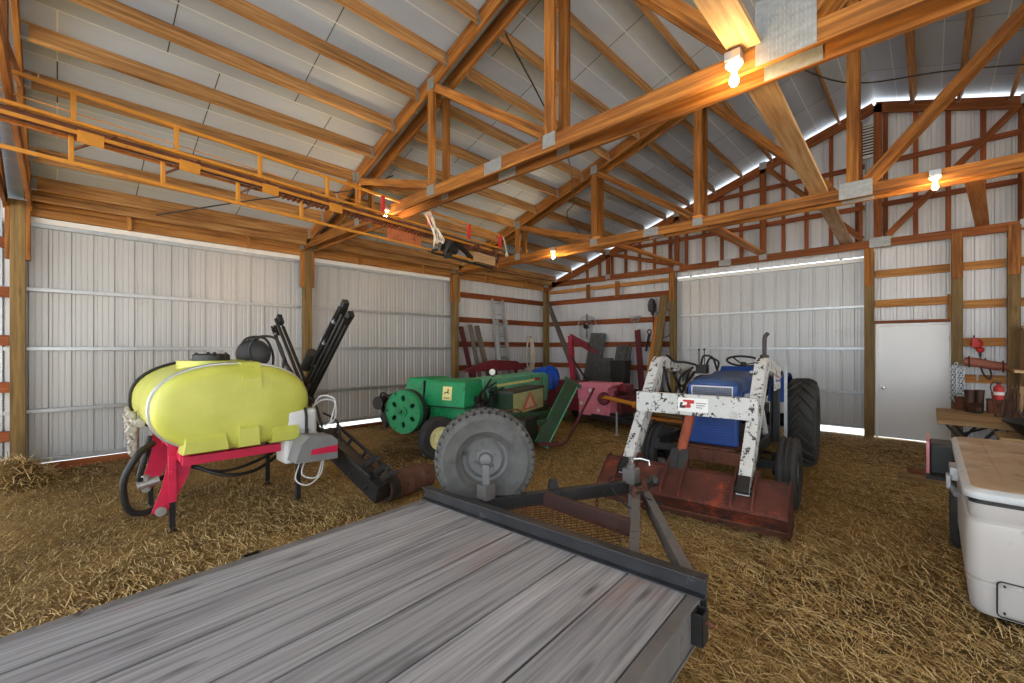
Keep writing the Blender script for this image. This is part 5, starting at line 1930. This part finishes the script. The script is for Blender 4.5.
def boot(x, y, rz, label, z=.72):
    Mx = frame((x, y, z), rz)
    t = thing('work_boot', label, 'boot', (x, y, z), rz, 'boots on the table')
    mb = MB(Mx)
    rg = []
    for yy, zz, rx, rz_ in ((-.20, .05, .02, .02), (-.185, .055, .045, .045), (-.12, .06, .052, .055), (-.05, .075, .05, .07), (0, .10, .05, .085)):
        rg.append([V((rx * math.cos(a), yy, zz + rz_ * math.sin(a) if zz + rz_ * math.sin(a) > .02 else .02)) for a in [2 * PI * i / 14 for i in range(14)]])
    mb.loft(rg)
    mb.loft([[V((r * math.cos(a), .0 + yy + r * 1.1 * math.sin(a), zz)) for a in [2 * PI * i / 14 for i in range(14)]] for zz, r, yy in ((.02, .048, .0), (.10, .052, 0), (.18, .05, .01), (.30, .058, .015), (.33, .060, .015), (.33, .048, .015), (.22, .04, .01))])
    mb.build('boot_upper', M['leather'], t)
    mb = MB(Mx)
    mb.prism([(.05, .05), (.055, -.05), (.05, -.14), (.03, -.195), (-.03, -.195), (-.05, -.14), (-.045, -.05), (-.045, .05)], (0, 0, .01), (1, 0, 0), (0, 1, 0), .02)
    mb.build('boot_sole', M['black_plastic'], t)


boot(.44, 9.62, .5, 'brown work boot standing on the table by the chain post')
boot(.54, 9.72, -.2, 'brown work boot standing on the table nearer the red bottle')
t = thing('metal_can', 'dark brown open can beside the boots on the table', 'can', (.34, 9.80, .72))
mb = MB()
mb.lathe([(0, .002), (.06, .002), (.062, .0), (.062, .008), (.060, .01), (.060, .20), (.063, .205), (.058, .205), (.056, .02), (0, .02)], (.34, 9.80, .72), (0, 0, 1), 24)
mb.build('can_body', M['rust'], t)
mb = MB()
mb.tube(arc((.34, 9.80, .91), .065, 0, PI, 12), .004)
mb.build('can_handle', M['black_steel'], t)
t = thing('tool_box', 'dull brown steel tool box on the table under the red bottle', 'tool box', (.74, 9.75, .72))
mb = MB()
mb.box(.62, .88, 9.62, 9.86, .72, .88)
mb.build('box_body', M['rust'], t, .008)
mb = MB()
mb.box(.615, .885, 9.615, 9.865, .88, .92)
mb.build('box_lid', M['rust'], t, .008)
mb = MB()
mb.tube([(.70, 9.62, .86), (.70, 9.59, .85), (.80, 9.59, .85), (.80, 9.62, .86)], .008)
mb.build('box_handle', M['black_steel'], t)
t = thing('fuel_bottle', 'round red bottle with a white band on the brown tool box', 'bottle', (.74, 9.74, .92))
BQ = Matrix.Translation((.74, 9.74, .92)) @ Matrix.Scale(.68, 4) @ Matrix.Translation((-.83, -9.55, -.72))
mb = MB(BQ)
mb.lathe([(0, 0), (.075, 0), (.085, .012), (.085, .24), (.07, .29), (.035, .31), (.033, .34), (0, .34)], (.83, 9.55, .72), (0, 0, 1), 26)
mb.build('bottle_body', M['red'], t)
mb = MB(BQ)
mb.lathe([(.086, .10), (.087, .10), (.087, .17), (.086, .17)], (.83, 9.55, .72), (0, 0, 1), 26)
mb.build('bottle_band', M['white_paint'], t)
mb = MB(BQ)
mb.cyl((.83, 9.55, 1.06), (.83, 9.55, 1.10), .036, n=16)
mb.tube(smooth_path([(.83, 9.55, 1.08), (.75, 9.5, 1.10), (.70, 9.48, 1.0), (.72, 9.46, .9)], 6), .010)
mb.build('bottle_cap', M['black_plastic'], t)
rs = random.Random(9)
for i in range(9):
    x, y = .66 + i * .03 + rs.random() * .02, 9.05 + rs.random() * .3
    a = V((x, y, .722))
    b = a + V((rs.uniform(-.06, .16), rs.uniform(-.1, .15), rs.uniform(.34, .62)))
    t_ = smooth_path([a, a.lerp(b, .4) + V((rs.uniform(-.03, .03), 0, 0)), b], 5)
    mb = MB()
    mb.tube(t_, [.016] * (len(t_) // 2) + [.011] * (len(t_) - len(t_) // 2), 8)
    tag(mb.build('dry_branch', M['leather'] if i % 3 else M['rust']), 'dark dry stick upright in the bundle on the table, %s from the red bottle' % ORD[i], 'stick', 'sticks on the table')
t = thing('wall_shelf', 'pale plywood shelf unit on the bench post at the picture edge', 'shelf', (1.25, 10.2, 1.0))
for nm, a in (('shelf_side', (1.02, 1.05, 9.95, 10.50, 1.10, 2.02)), ('shelf_back', (1.05, 2.2, 10.46, 10.49, 1.10, 2.02)), ('shelf_board', (.90, 2.2, 9.80, 10.50, 1.32, 1.36)), ('shelf_board', (.98, 2.2, 9.92, 10.50, 1.98, 2.02))):
    mb = MB()
    mb.box(*a)
    mb.build(nm, M['pale_board'], t, .003)
mb = MB()
mb.beam((1.04, 10.0, .72), (1.04, 10.0, 1.32), .06, .05, (0, 1, 0))
mb.beam((1.04, 10.4, .72), (1.04, 10.4, 1.32), .06, .05, (0, 1, 0))
mb.build('shelf_leg', M['pale_board'], t)
# ------------------------------------------------------------------ corner: pink implement, tarp, things leaning on the walls
t = thing('hay_implement', 'maroon and faded pink implement with mast and yellow drive shaft', 'implement', (-5.0, 8.2, 0))
mb = MB()
mb.box(-7.25, -4.55, 7.95, 8.75, .30, .70)
mb.beam((-6.35, 8.35, .86), (-4.5, 8.25, .86), .30, .16)
mb.box(-6.3, -4.7, 8.0, 8.6, .66, .80)
mb.build('main_body', M['maroon'], t, .02)
PSM = Matrix.Translation((-.64, 0, 0))
mb = MB(PSM)
for s0, s1, z0, z1, y0 in ((-4.90, -4.12, .60, .92, 7.80), (-4.82, -4.02, .28, .66, 7.72)):
    mb.loft([[V((s0, y0 + .04, z)), V((s1, y0 + .0, z)), V((s1 + .04, y0 + .5, z)), V((s0, y0 + .5, z))] for z in (z0, z0 + .10, z1 - .04, z1)], True, True, 0, False)
mb.prism([(-4.85, .86), (-4.10, .86), (-4.0, .92), (-4.05, .97), (-4.8, .95)], (0, 8.0, 0), (1, 0, 0), (0, 0, 1), .5)
sh = mb.build('pink_shield', M['pink'], t, .02)
mb = MB(PSM)
mb.lathe([(.05, 0), (.13, 0), (.13, .10), (.10, .14), (.05, .14)], (-4.18, 7.75, .66), (.5, -.86, 0), 20)
mb.build('shaft_guard', M['maroon'], sh)
mb = MB(PSM)
for x, z in ((-4.72, .52), (-4.5, .80), (-4.3, .40)): mb.cyl((x, 7.735, z), (x, 7.715, z), .035, n=12)
mb.build('bolt_head', M['white_poly'], sh)
mb = MB()
mb.cyl((-4.80, 7.68, .70), (-4.0, 7.42, .65), .04, n=14)
mb.cyl((-4.0, 7.42, .65), (-3.4, 7.22, .60), .03, n=12)
for f in (.0, .62, 1.0):
    p = V((-4.80, 7.68, .70)).lerp(V((-3.4, 7.22, .60)), f)
    mb.lathe([(.03, -.04), (.062, -.03), (.062, .03), (.03, .04)], p, (.92, -.39, -.06), 14)
mb.build('drive_shaft', M['yellow'], t)
mb = MB()
mb.beam((-5.4, 7.85, .27), (-3.15, 7.35, .27), .09, .10)
mb.beam((-4.5, 7.7, .30), (-4.5, 8.3, .34), .08, .08)
mb.cyl((-3.6, 7.45, .20), (-3.6, 7.45, .40), .03)
mb.beam((-4.9, 7.8, .35), (-3.7, 7.5, .36), .04, .05)
mb.build('tongue', M['black_steel'], t, .006)
mb = MB()
mb.cyl((-4.38, 7.50, .0), (-4.38, 7.50, .45), .022, n=10)
mb.cyl((-4.38, 7.50, .0), (-4.38, 7.50, .012), .06, n=14)
mb.build('parking_stand', M['galv'], t)
mb = MB()
mb.beam((-6.02, 8.35, .70), (-6.10, 8.35, 1.98), .10, .10, (0, 1, 0))
ms = mb.build('mast', paint('deep pink paint', srgb(138, 18, 50), .5, var=.2), t, .006)
mb = MB()
mb.beam((-6.12, 8.36, 1.97), (-5.55, 8.28, 1.72), .05, .12)
mb.beam((-6.12, 8.40, 1.90), (-5.5, 8.30, 1.62), .04, .05)
mb.beam((-5.55, 8.28, 1.72), (-5.30, 8.24, 1.58), .03, .05)
mb.build('mast_arm', M['maroon'], ms, .004)
mb = MB()
mb.beam((-6.06, 8.3, 1.5), (-5.45, 8.2, .86), .03, .03)
mb.build('mast_brace', M['black_steel'], ms)
for x in (-6.2, -4.75):
    o = tyre_mesh((x, 8.85, .27), (0 if False else 1, 0, 0), .27, .17, .15, 'rib').build('wheel', M['rubber'], t)
    rim_mesh((x, 8.85, .27), (1, 0, 0), .17, .15, 0, .04, .0).build('rim', M['cream'], o)

# blue tarp bundle lying on the implement
mb = MB()
rs = np.random.RandomState(2)
rg = []
n = 30
for k in range(10):
    f = k / 9
    ring = []
    for i in range(n):
        a = 2 * PI * i / n
        w = 1 - .55 * f ** 2.2
        fold = 1 + .06 * math.sin(7 * a + 3 * f) + .04 * math.sin(13 * a) + rs.normal() * .012
        zz = .705 + .50 * math.sin(f * PI / 2) * (1 + .05 * math.sin(5 * a + k))
        ring.append(V((-6.86 + .42 * w * fold * math.cos(a), 8.30 + .36 * w * fold * math.sin(a), zz + .05 * math.cos(a) * f)))
    rg.append(ring)
mb.loft(rg)
tag(mb.build('tarp_bundle', M['tarp'], None, angle=25), 'crumpled bright blue tarp bundle behind the green baler', 'tarp')

# long grey plank leaning in the corner
timber('leaning_plank', 'long grey plank leaning steeply into the wall corner', 'plank', (-8.45, 10.40, 3.06), (-6.05, 8.62, .86), .20, .05, 'grey_board', (0, 1, .4))

# ladder against the left wall
t = thing('extension_ladder', 'aluminium extension ladder leaning on the left wall girts', 'ladder', (-8.3, 8.4, 0))
la, lb = V((-8.30, 8.46, 0)), V((-8.68, 8.46, 3.04))
for y in (-.20, .20):
    mb = MB()
    mb.beam(la + V((0, y, 0)), lb + V((0, y, 0)), .03, .085, (1, 0, 0))
    mb.build('ladder_rail', M['alu'], t, .003)
    mb = MB()
    mb.beam(la + V((.07, y * .86, .15)), la.lerp(lb, .8) + V((.07, y * .86, 0)), .03, .08, (1, 0, 0))
    mb.build('fly_rail', M['alu'], t, .003)
for i in range(10):
    f = .06 + i * .1
    p = la.lerp(lb, f)
    mb = MB()
    mb.cyl(p + V((0, -.2, 0)), p + V((0, .2, 0)), .018, n=10)
    if f < .8: mb.cyl(p + V((.07, -.17, .05)), p + V((.07, .17, .05)), .018, n=10)
    mb.build('ladder_rung', M['alu'], t)
for y in (-.17, .17):
    mb = MB()
    mb.prism([(-.05, 0), (.05, 0), (.05, .16), (0, .2), (-.05, .16)], la.lerp(lb, .8) + V((.09, y, -.16)), (0, 1, 0), (0, 0, 1), .06)
    mb.build('rung_lock', M['alu'], t)
# boards on the left wall beside the third post
timber('leaning_board', 'dark red board leaning beside the third left post', 'board', (-8.68, 7.16, 2.24), (-8.30, 7.45, .0), .13, .04, 'red_board', (1, 0, .2))
timber('leaning_board', 'dark grey board leaning left of the ladder, nearer the post', 'board', (-8.66, 7.44, 2.30), (-8.25, 7.66, .0), .12, .04, 'grey_board', (1, 0, .2))
timber('leaning_board', 'dark grey board leaning left of the ladder, nearer the ladder', 'board', (-8.64, 7.66, 2.28), (-8.2, 7.98, .0), .16, .04, 'grey_board', (1, 0, .2))
# white rope coil on the wall near the corner
t = thing('rope_coil', 'long white rope coil hanging on the left wall near the corner', 'rope', (-8.70, 9.82, 1.18))
mb = MB()
for k in range(5):
    w = .10 + .02 * k
    mb.tube([V((-8.72 + .02 * k, 9.82 + w * math.cos(a) * (1 - .2 * math.sin(a)), 1.58 + (.44 + .02 * k) * math.sin(a) - .02 * k)) for a in [2 * PI * i / 28 for i in range(28)]], .014, 6, loop=True)
mb.build('rope_loop', M['rope'], t)
mb = MB()
mb.cyl((-8.78, 9.82, 2.01), (-8.62, 9.82, 2.03), .012, n=8)
mb.build('rope_peg', M['black_steel'], t)

# far wall: wire hoop fan cage, mesh panels, boards, planks, shovel
YW = 10.66
t = thing('fan_guard', 'round wire fan guard hanging on the far wall above the mesh panels', 'fan guard', (-7.15, 10.58, 2.0))
mb = MB()
c = V((-7.15, 10.58, 2.29))
for r in (.32, .33): mb.tube([c + V((r * math.cos(2 * PI * i / 40), 0, r * math.sin(2 * PI * i / 40))) for i in range(40)], .006, 6, loop=True)
for r in (.10, .2): mb.tube([c + V((r * math.cos(2 * PI * i / 30), -.04, r * math.sin(2 * PI * i / 30))) for i in range(30)], .003, 5, loop=True)
for k in range(14):
    a = 2 * PI * k / 14
    mb.tube([c + V((.06 * math.cos(a), -.05, .06 * math.sin(a))), c + V((.2 * math.cos(a), -.05, .2 * math.sin(a))), c + V((.325 * math.cos(a), 0, .325 * math.sin(a)))], .0025, 4)
mb.build('guard_wire', M['galv'], t)
mb = MB()
mb.cyl(c + V((0, -.08, .02)), c + V((0, .02, .02)), .07, n=18)
mb.beam(c + V((0, .0, .38)), c + V((0, .0, -.3)), .03, .02, (0, 1, 0))
mb.build('fan_motor', M['black_steel'], t)


def slab_mat(name, a, b, w, thick, label, rows=14, mat='rubble'):
    """stiff ribbed panel leaning on the wall: a = bottom centre, b = top centre"""
    a, b = V(a), V(b)
    d = (b - a).normalized()
    mb = MB()
    mb.beam(a, b, w, thick, (0, 1, .3))
    L = (b - a).length
    x = V((1, 0, 0))
    n = d.cross(x).normalized()
    if n.y > 0: n = -n
    for i in range(rows):
        p = a + d * (L * (i + .5) / rows)
        mb.beam(p - x * w * .48 + n * thick * .55, p + x * w * .48 + n * thick * .55, .02, L / rows * .6, d)
    for q in (-.25, 0, .25):
        mb.beam(a + x * w * q + n * thick * .7, b + x * w * q + n * thick * .7, .02, .02, n)
    return tag(mb.build(name, M[mat]), label, 'panel', 'grey mesh panels on the far wall')


M['mesh_grey'] = paint('weathered grey mesh', srgb(84, 86, 86), .8, var=.3, scale=10)
slab_mat('mesh_panel', (-6.82, 10.02, .0), (-6.72, 10.52, 2.10), .46, .07, 'tall grey mesh panel leaning below the round fan guard', 20, 'mesh_grey')
slab_mat('mesh_panel', (-6.35, 9.86, .0), (-6.33, 10.22, 1.42), .50, .07, 'short grey mesh panel between the two taller ones', 14, 'mesh_grey')
slab_mat('mesh_panel', (-5.98, 10.10, .0), (-5.90, 10.50, 1.75), .42, .07, 'grey mesh panel left of the black bin', 17, 'mesh_grey')
mb = MB()
mb.loft([[V((-5.62 + x, 9.80 + y, z)) for x, y in ((-.20 * k, -.16 * k), (.20 * k, -.16 * k), (.20 * k, .16 * k), (-.20 * k, .16 * k))] for z, k in ((0, .8), (1.30, 1.0), (1.34, 1.06), (1.38, 1.06), (1.38, .96), (1.3, .94), (.1, .76))], True, True, 0, False)
b_ = tag(mb.build('tall_bin', M['black_plastic'], None, .01), 'tall black bin among the tools on the far wall', 'bin')
mb = MB()
for dx in (-.12, 0, .12): mb.beam((-5.62 + dx - .012, 9.645, .2), (-5.62 + dx - .012, 9.625, 1.2), .03, .012, (0, 1, 0))
mb.build('bin_rib', M['black_plastic'], b_)
t = thing('pry_bar', 'thin grey bar with bent top leaning by the black bin', 'bar', (-5.85, 9.9, 0))
mb = MB()
mb.tube(smooth_path([(-5.92, 9.85, .0), (-5.80, 10.1, .9), (-5.70, 10.3, 1.65), (-5.68, 10.33, 1.76), (-5.62, 10.34, 1.80)], 6), .016)
mb.build('bar_shaft', M['black_steel'], t)
timber('leaning_board', 'maroon board leaning on the far wall left of the shovel', 'board', (-5.55, 10.55, 2.16), (-5.12, 10.05, .0), .15, .05, 'red_board', (0, 1, .3))
timber('leaning_board', 'orange board leaning right of the shovel', 'board', (-4.98, 10.54, 2.52), (-5.04, 9.85, .0), .13, .05, 'orange_board', (0, 1, .3))
timber('leaning_board', 'tall tan plank leaning against the far door post', 'plank', (-4.80, 10.50, 3.0), (-4.86, 9.85, .0), .19, .05, 'post', (0, 1, .3))
t = thing('shovel', 'long handled shovel hung blade up on the far wall', 'shovel', (-5.15, 10.6, 1.1))
mb = MB()
mb.tube([(-5.13, 10.58, 1.25), (-5.13, 10.60, 2.60)], .018, 8)
mb.build('shovel_handle', M['red_board'], t)
mb = MB()
rg = []
for z, w, dx in ((2.52, .02, 0), (2.60, .05, .0), (2.64, .11, -.01), (2.78, .12, -.02), (2.90, .09, -.03), (2.97, .03, -.035)):
    rg.append([V((-5.13 + dx - w, 10.58 - .02, z)), V((-5.13 + dx, 10.60, z)), V((-5.13 + dx + w, 10.58 - .02, z)), V((-5.13 + dx, 10.605, z))])
mb.loft(rg, True, True)
mb.build('shovel_blade', M['black_steel'], t)
t = thing('wire_basket', 'small bent wire basket hanging between fan guard and shovel', 'basket', (-5.62, 10.6, 2.2))
mb = MB()
for k, z in enumerate((2.40, 2.47, 2.53)):
    r = .10 + k * .035
    mb.tube([V((-5.62 + r * math.cos(2 * PI * i / 20), 10.55 + .5 * r * math.sin(2 * PI * i / 20), z)) for i in range(20)], .006, 5, loop=True)
for k in range(8):
    a = 2 * PI * k / 8
    mb.tube([V((-5.62 + .10 * math.cos(a), 10.55 + .05 * math.sin(a), 2.40)), V((-5.62 + .17 * math.cos(a), 10.55 + .085 * math.sin(a), 2.53))], .005, 5)
mb.tube(smooth_path([(-5.68, 10.6, 2.4), (-5.66, 10.58, 2.2), (-5.58, 10.56, 1.95)], 5), .006)
mb.build('basket_wire', M['galv'], t)
t = thing('wire_hoop', 'dark wire hoop hanging beside the far sliding door post', 'hoop', (-4.80, 10.6, 2.0))
mb = MB()
mb.tube([V((-4.86 + .26 * math.cos(a), 10.62, 2.32 + .36 * math.sin(a))) for a in [2 * PI * i / 36 for i in range(36)]], .010, 6, loop=True)
mb.build('hoop_ring', M['hose'], t)
t = thing('hand_saw', 'small dark hand saw hanging below the shovel on the far wall', 'saw', (-5.32, 10.6, 1.6))
mb = MB()
mb.prism([(-5.38, 1.62), (-5.33, 1.60), (-5.22, 2.05), (-5.30, 2.06)], (0, 10.64, 0), (1, 0, 0), (0, 0, 1), .006)
mb.build('saw_blade', M['black_steel'], t)
mb = MB()
mb.tube([V((-5.26 + .05 * math.cos(a), 10.64, 2.11 + .06 * math.sin(a))) for a in [2 * PI * i / 16 for i in range(16)]], .014, 6, loop=True)
mb.build('saw_grip', M['leather'], t)
# timber off-cuts stacked beyond the implement
for k, (x0, x1, y, z, m_) in enumerate(((-4.75, -3.35, 9.45, .35, 'orange_board'), (-4.7, -3.4, 9.3, .27, 'post'), (-4.65, -3.5, 9.5, .19, 'pale_board'), (-4.7, -3.4, 9.35, .11, 'orange_board'), (-4.72, -3.5, 9.45, .04, 'post'))):
    timber('timber_offcut', 'timber off-cut in the low stack behind the drive shaft, %s from the top' % ORD[k], 'board', (x0, y, z), (x1, y - .05, z), .2, .07, m_, (0, 0, 1), 'stacked off-cuts')
rs = random.Random(12)
for k in range(10):
    x, y = -3.3 + (k % 5) * .16 + rs.random() * .05, 8.9 + (k // 5) * .3
    z = .0
    h = .12 + rs.random() * .25
    mb = MB()
    mb.cyl((x, y, z), (x + rs.uniform(-.03, .03), y, z + h), .05 + rs.random() * .03, n=9)
    tag(mb.build('firewood_log', M[('pale_board', 'orange_board', 'post')[k % 3]]), 'short firewood log standing behind the tractor wheel, %s row, %s along' % (('front', 'back')[k // 5], ORD[k % 5]), 'log', 'firewood behind the tractor')
# ------------------------------------------------------------------ hay elevator hung on edge under the trusses
EA, EB = V((-4.86, -1.6, 3.50)), V((-5.41, 5.36, 3.38))
E_ = thing('hay_elevator', 'long yellow hay elevator frame hung on edge under the trusses', 'elevator', tuple(EA.lerp(EB, .5) - V((0, 0, .3))))
ed = (EB - EA).normalized()
ex = ed.cross(V((0, 0, 1))).normalized()
L = (EB - EA).length
P = lambda s, x, z: EA + ed * s + ex * x + V((0, 0, z))
M['yellow_rust'] = paint('rust streaked yellow', srgb(172, 104, 34), .6, var=.25, wear=(srgb(92, 50, 34), 6, .52, .12))


def bar(name, s0, x0, z0, s1, x1, z1, w, h, m_, up=(0, 0, 1)):
    mb = MB()
    mb.beam(P(s0, x0, z0), P(s1, x1, z1), w, h, up)
    return mb.build(name, M[m_], E_, .002)


for z, x in ((.03, .05), (-.05, .05), (.03, -.12), (-.05, -.12)): bar('trough_rail', 0, x, z, L, x, z, .03, .025, 'yellow' if x > 0 else 'yellow_rust')
bar('trough_floor', 0, -.03, -.015, L, -.03, -.015, .008, .09, 'rust')
bar('upper_rail', 0, .05, .27, L - .02, .05, .25, .025, .03, 'yellow')
bar('lower_rail', 0, -.08, -.27, L, -.08, -.25, .025, .03, 'yellow')
bar('wire_stay', 0, .02, .12, L * .62, .02, .10, .008, .008, 'yellow')
sp = [.97, 1.69, 2.36, 3.07, 3.80, 4.56, 5.34, 6.15, 6.90]
for i, s in enumerate(sp):
    red = i > 4
    w = .045 if not red else .055
    bar('upper_post', s, .05, .03, s, .05, .26, w, .03, 'red' if red else 'yellow', ed)
    lo = s - (0, 0, .07, .16, .24)[min(i, 4)]
    if i < 5: bar('lower_post', lo, -.08, -.26, lo, -.08, -.03, .04, .03, 'yellow', ed)
    if 0 < i < 5:
        bar('diagonal_strut', lo, -.08, -.16, lo + .26, .04, .02, .018, .018, 'rust')
        bar('splice_plate', s + .02, .068, -.08, s + .18, .068, -.08, .01, .10, 'yellow')
mb = MB()
for k in range(62):
    s = 3.3 + k * .055
    mb.beam(P(s, .0, -.062), P(s, -.08, -.085), .018, .02)
mb.build('conveyor_chain', M['rust'], E_)
mb = MB()
mb.beam(P(4.72, -.085, -.15), P(5.3, -.085, -.15), .008, .18)
mb.build('rusty_side_plate', paint('orange rusty plate', srgb(176, 100, 60), .75, var=.2, wear=(srgb(126, 64, 44), 5, .55, .1)), E_)
# drive end: motor mount, wooden block, braces
mb = MB()
mb.beam(P(5.75, -.02, -.08), P(5.85, -.10, -.30), .12, .10)
mb.beam(P(5.75, .06, -.08), P(5.66, .0, -.30), .05, .04)
mb.beam(P(5.9, .0, -.06), P(6.45, -.10, -.26), .05, .06)
mb.beam(P(5.5, -.10, -.28), P(6.9, -.14, -.30), .03, .03)
mb.beam(P(5.5, .06, -.26), P(5.5, -.16, -.26), .03, .03)
mm = mb.build('motor_mount', M['black_steel'], E_, .004)
mb = MB()
mb.cyl(P(5.70, -.06, -.16), P(5.95, -.06, -.16), .085, n=20)
mb.cyl(P(5.63, -.06, -.16), P(5.70, -.06, -.16), .05, n=16)
mb.build('electric_motor', M['black_plastic'], E_)
mb = MB()
mb.beam(P(6.35, -.09, -.20), P(6.85, -.09, -.20), .16, .15)
mb.build('wood_block', M['pale_board'], E_, .004)
mb = MB()
mb.cyl(P(6.3, .1, -.06), P(6.3, -.18, -.06), .045, n=14)
mb.cyl(P(6.75, .1, -.06), P(6.75, -.18, -.08), .05, n=14)
mb.beam(P(6.2, .0, -.09), P(7.0, .0, -.05), .05, .05)
mb.beam(P(6.9, .02, -.1), P(6.95, -.12, -.32), .03, .03)
mb.build('end_shaft', M['rust'], E_)
mb = MB()
mb.tube(smooth_path([P(6.90, .05, .25), P(6.98, .05, .24), P(7.05, .05, .10), P(7.08, .05, -.02)], 8), .010)
mb.ball(P(7.08, .05, -.05), .035, 8)
mb.build('trip_cord', M['rope'], E_)
# hanging wires from the truss chords
for s in (1.5, 5.15, 6.5):
    mb = MB()
    mb.cyl(P(s, .05, .26), P(s, .05, .26) + V((0, 0, .06)), .004, n=6)
    mb.build('hanger_wire', M['galv'], E_)

t = thing('tangled_rope', 'white rope tangle hanging from the double truss over the elevator', 'rope', (-5.02, 3.62, 3.1))
rs = random.Random(6)
for k in range(5):
    x = -5.06 + k * .035
    mb = MB()
    pts = [V((x, 3.52, 3.56)), V((x + rs.uniform(-.04, .04), 3.60, 3.42)), V((x + rs.uniform(-.10, .08), 3.66, 3.24)), V((x + rs.uniform(-.14, .1), 3.70, 3.10 + rs.random() * .1)), V((x + rs.uniform(-.05, .1), 3.72, 3.2)), V((x + rs.uniform(-.05, .05), 3.68, 3.36))]
    mb.tube(smooth_path(pts, 7), .008, 6)
    mb.build('rope_strand', M['rope'], t)

# black cables crossing the roof bays
for k, (pts, lab) in enumerate((
        ([(-8.1, 1.0, 3.62), (-7.2, 2.2, 3.95), (-6.6, 3.22, 4.18), (-6.0, 3.6, 4.36)], 'black cable strung under the purlins above the yellow tank'),
        ([(-3.42, 3.46, 5.2), (-3.6, 4.3, 4.86), (-4.0, 5.4, 4.62), (-4.9, 6.8, 4.48), (-5.3, 7.2, 4.3), (-5.9, 9.5, 3.9)], 'black cable drooping across the bay over the baler'),
        ([(-2.4, 3.46, 5.25), (-1.6, 5.5, 5.3), (-.9, 7.8, 5.5), (.2, 8.6, 5.55), (1.4, 8.9, 5.3)], 'black cable swagged under the ridge toward the gable'))):
    mb = MB()
    mb.tube(smooth_path(pts, 8), .010, 6)
    tag(mb.build('roof_cable', M['hose']), lab, 'cable')
# ------------------------------------------------------------------ camera, daylight
cam = bpy.data.cameras.new('camera')
cam.sensor_width = 36
cam.lens = 436 * 36 / 1024
cam.shift_y = 6.5 / 1024
cam.clip_start = .05
co = bpy.data.objects.new('camera', cam)
COL.objects.link(co)
co.location = (0, 0, 1.69)
co.rotation_euler = (PI / 2, 0, math.radians(43.8))
SC.camera = co

w = bpy.data.worlds.new('daylight')
SC.world = w
w.use_nodes = True
bg = w.node_tree.nodes['Background']
bg.inputs['Color'].default_value = (.84, .93, 1.0, 1)
bg.inputs['Strength'].default_value = 3.9
sun = bpy.data.lights.new('sun', 'SUN')
sun.energy = 34.0
sun.angle = .02
sun.color = (.96, .98, 1.0)
so = bpy.data.objects.new('sun', sun)
COL.objects.link(so)
so.rotation_euler = (math.radians(52), 0, math.radians(62))

SC.view_settings.view_transform = 'Standard'
SC.view_settings.look = 'None'
SC.view_settings.gamma = 1
SC.view_settings.exposure = -.12
SC.view_settings.use_curve_mapping = False
SC.cycles.use_denoising = True
SC.cycles.max_bounces = 8
SC.cycles.diffuse_bounces = 5
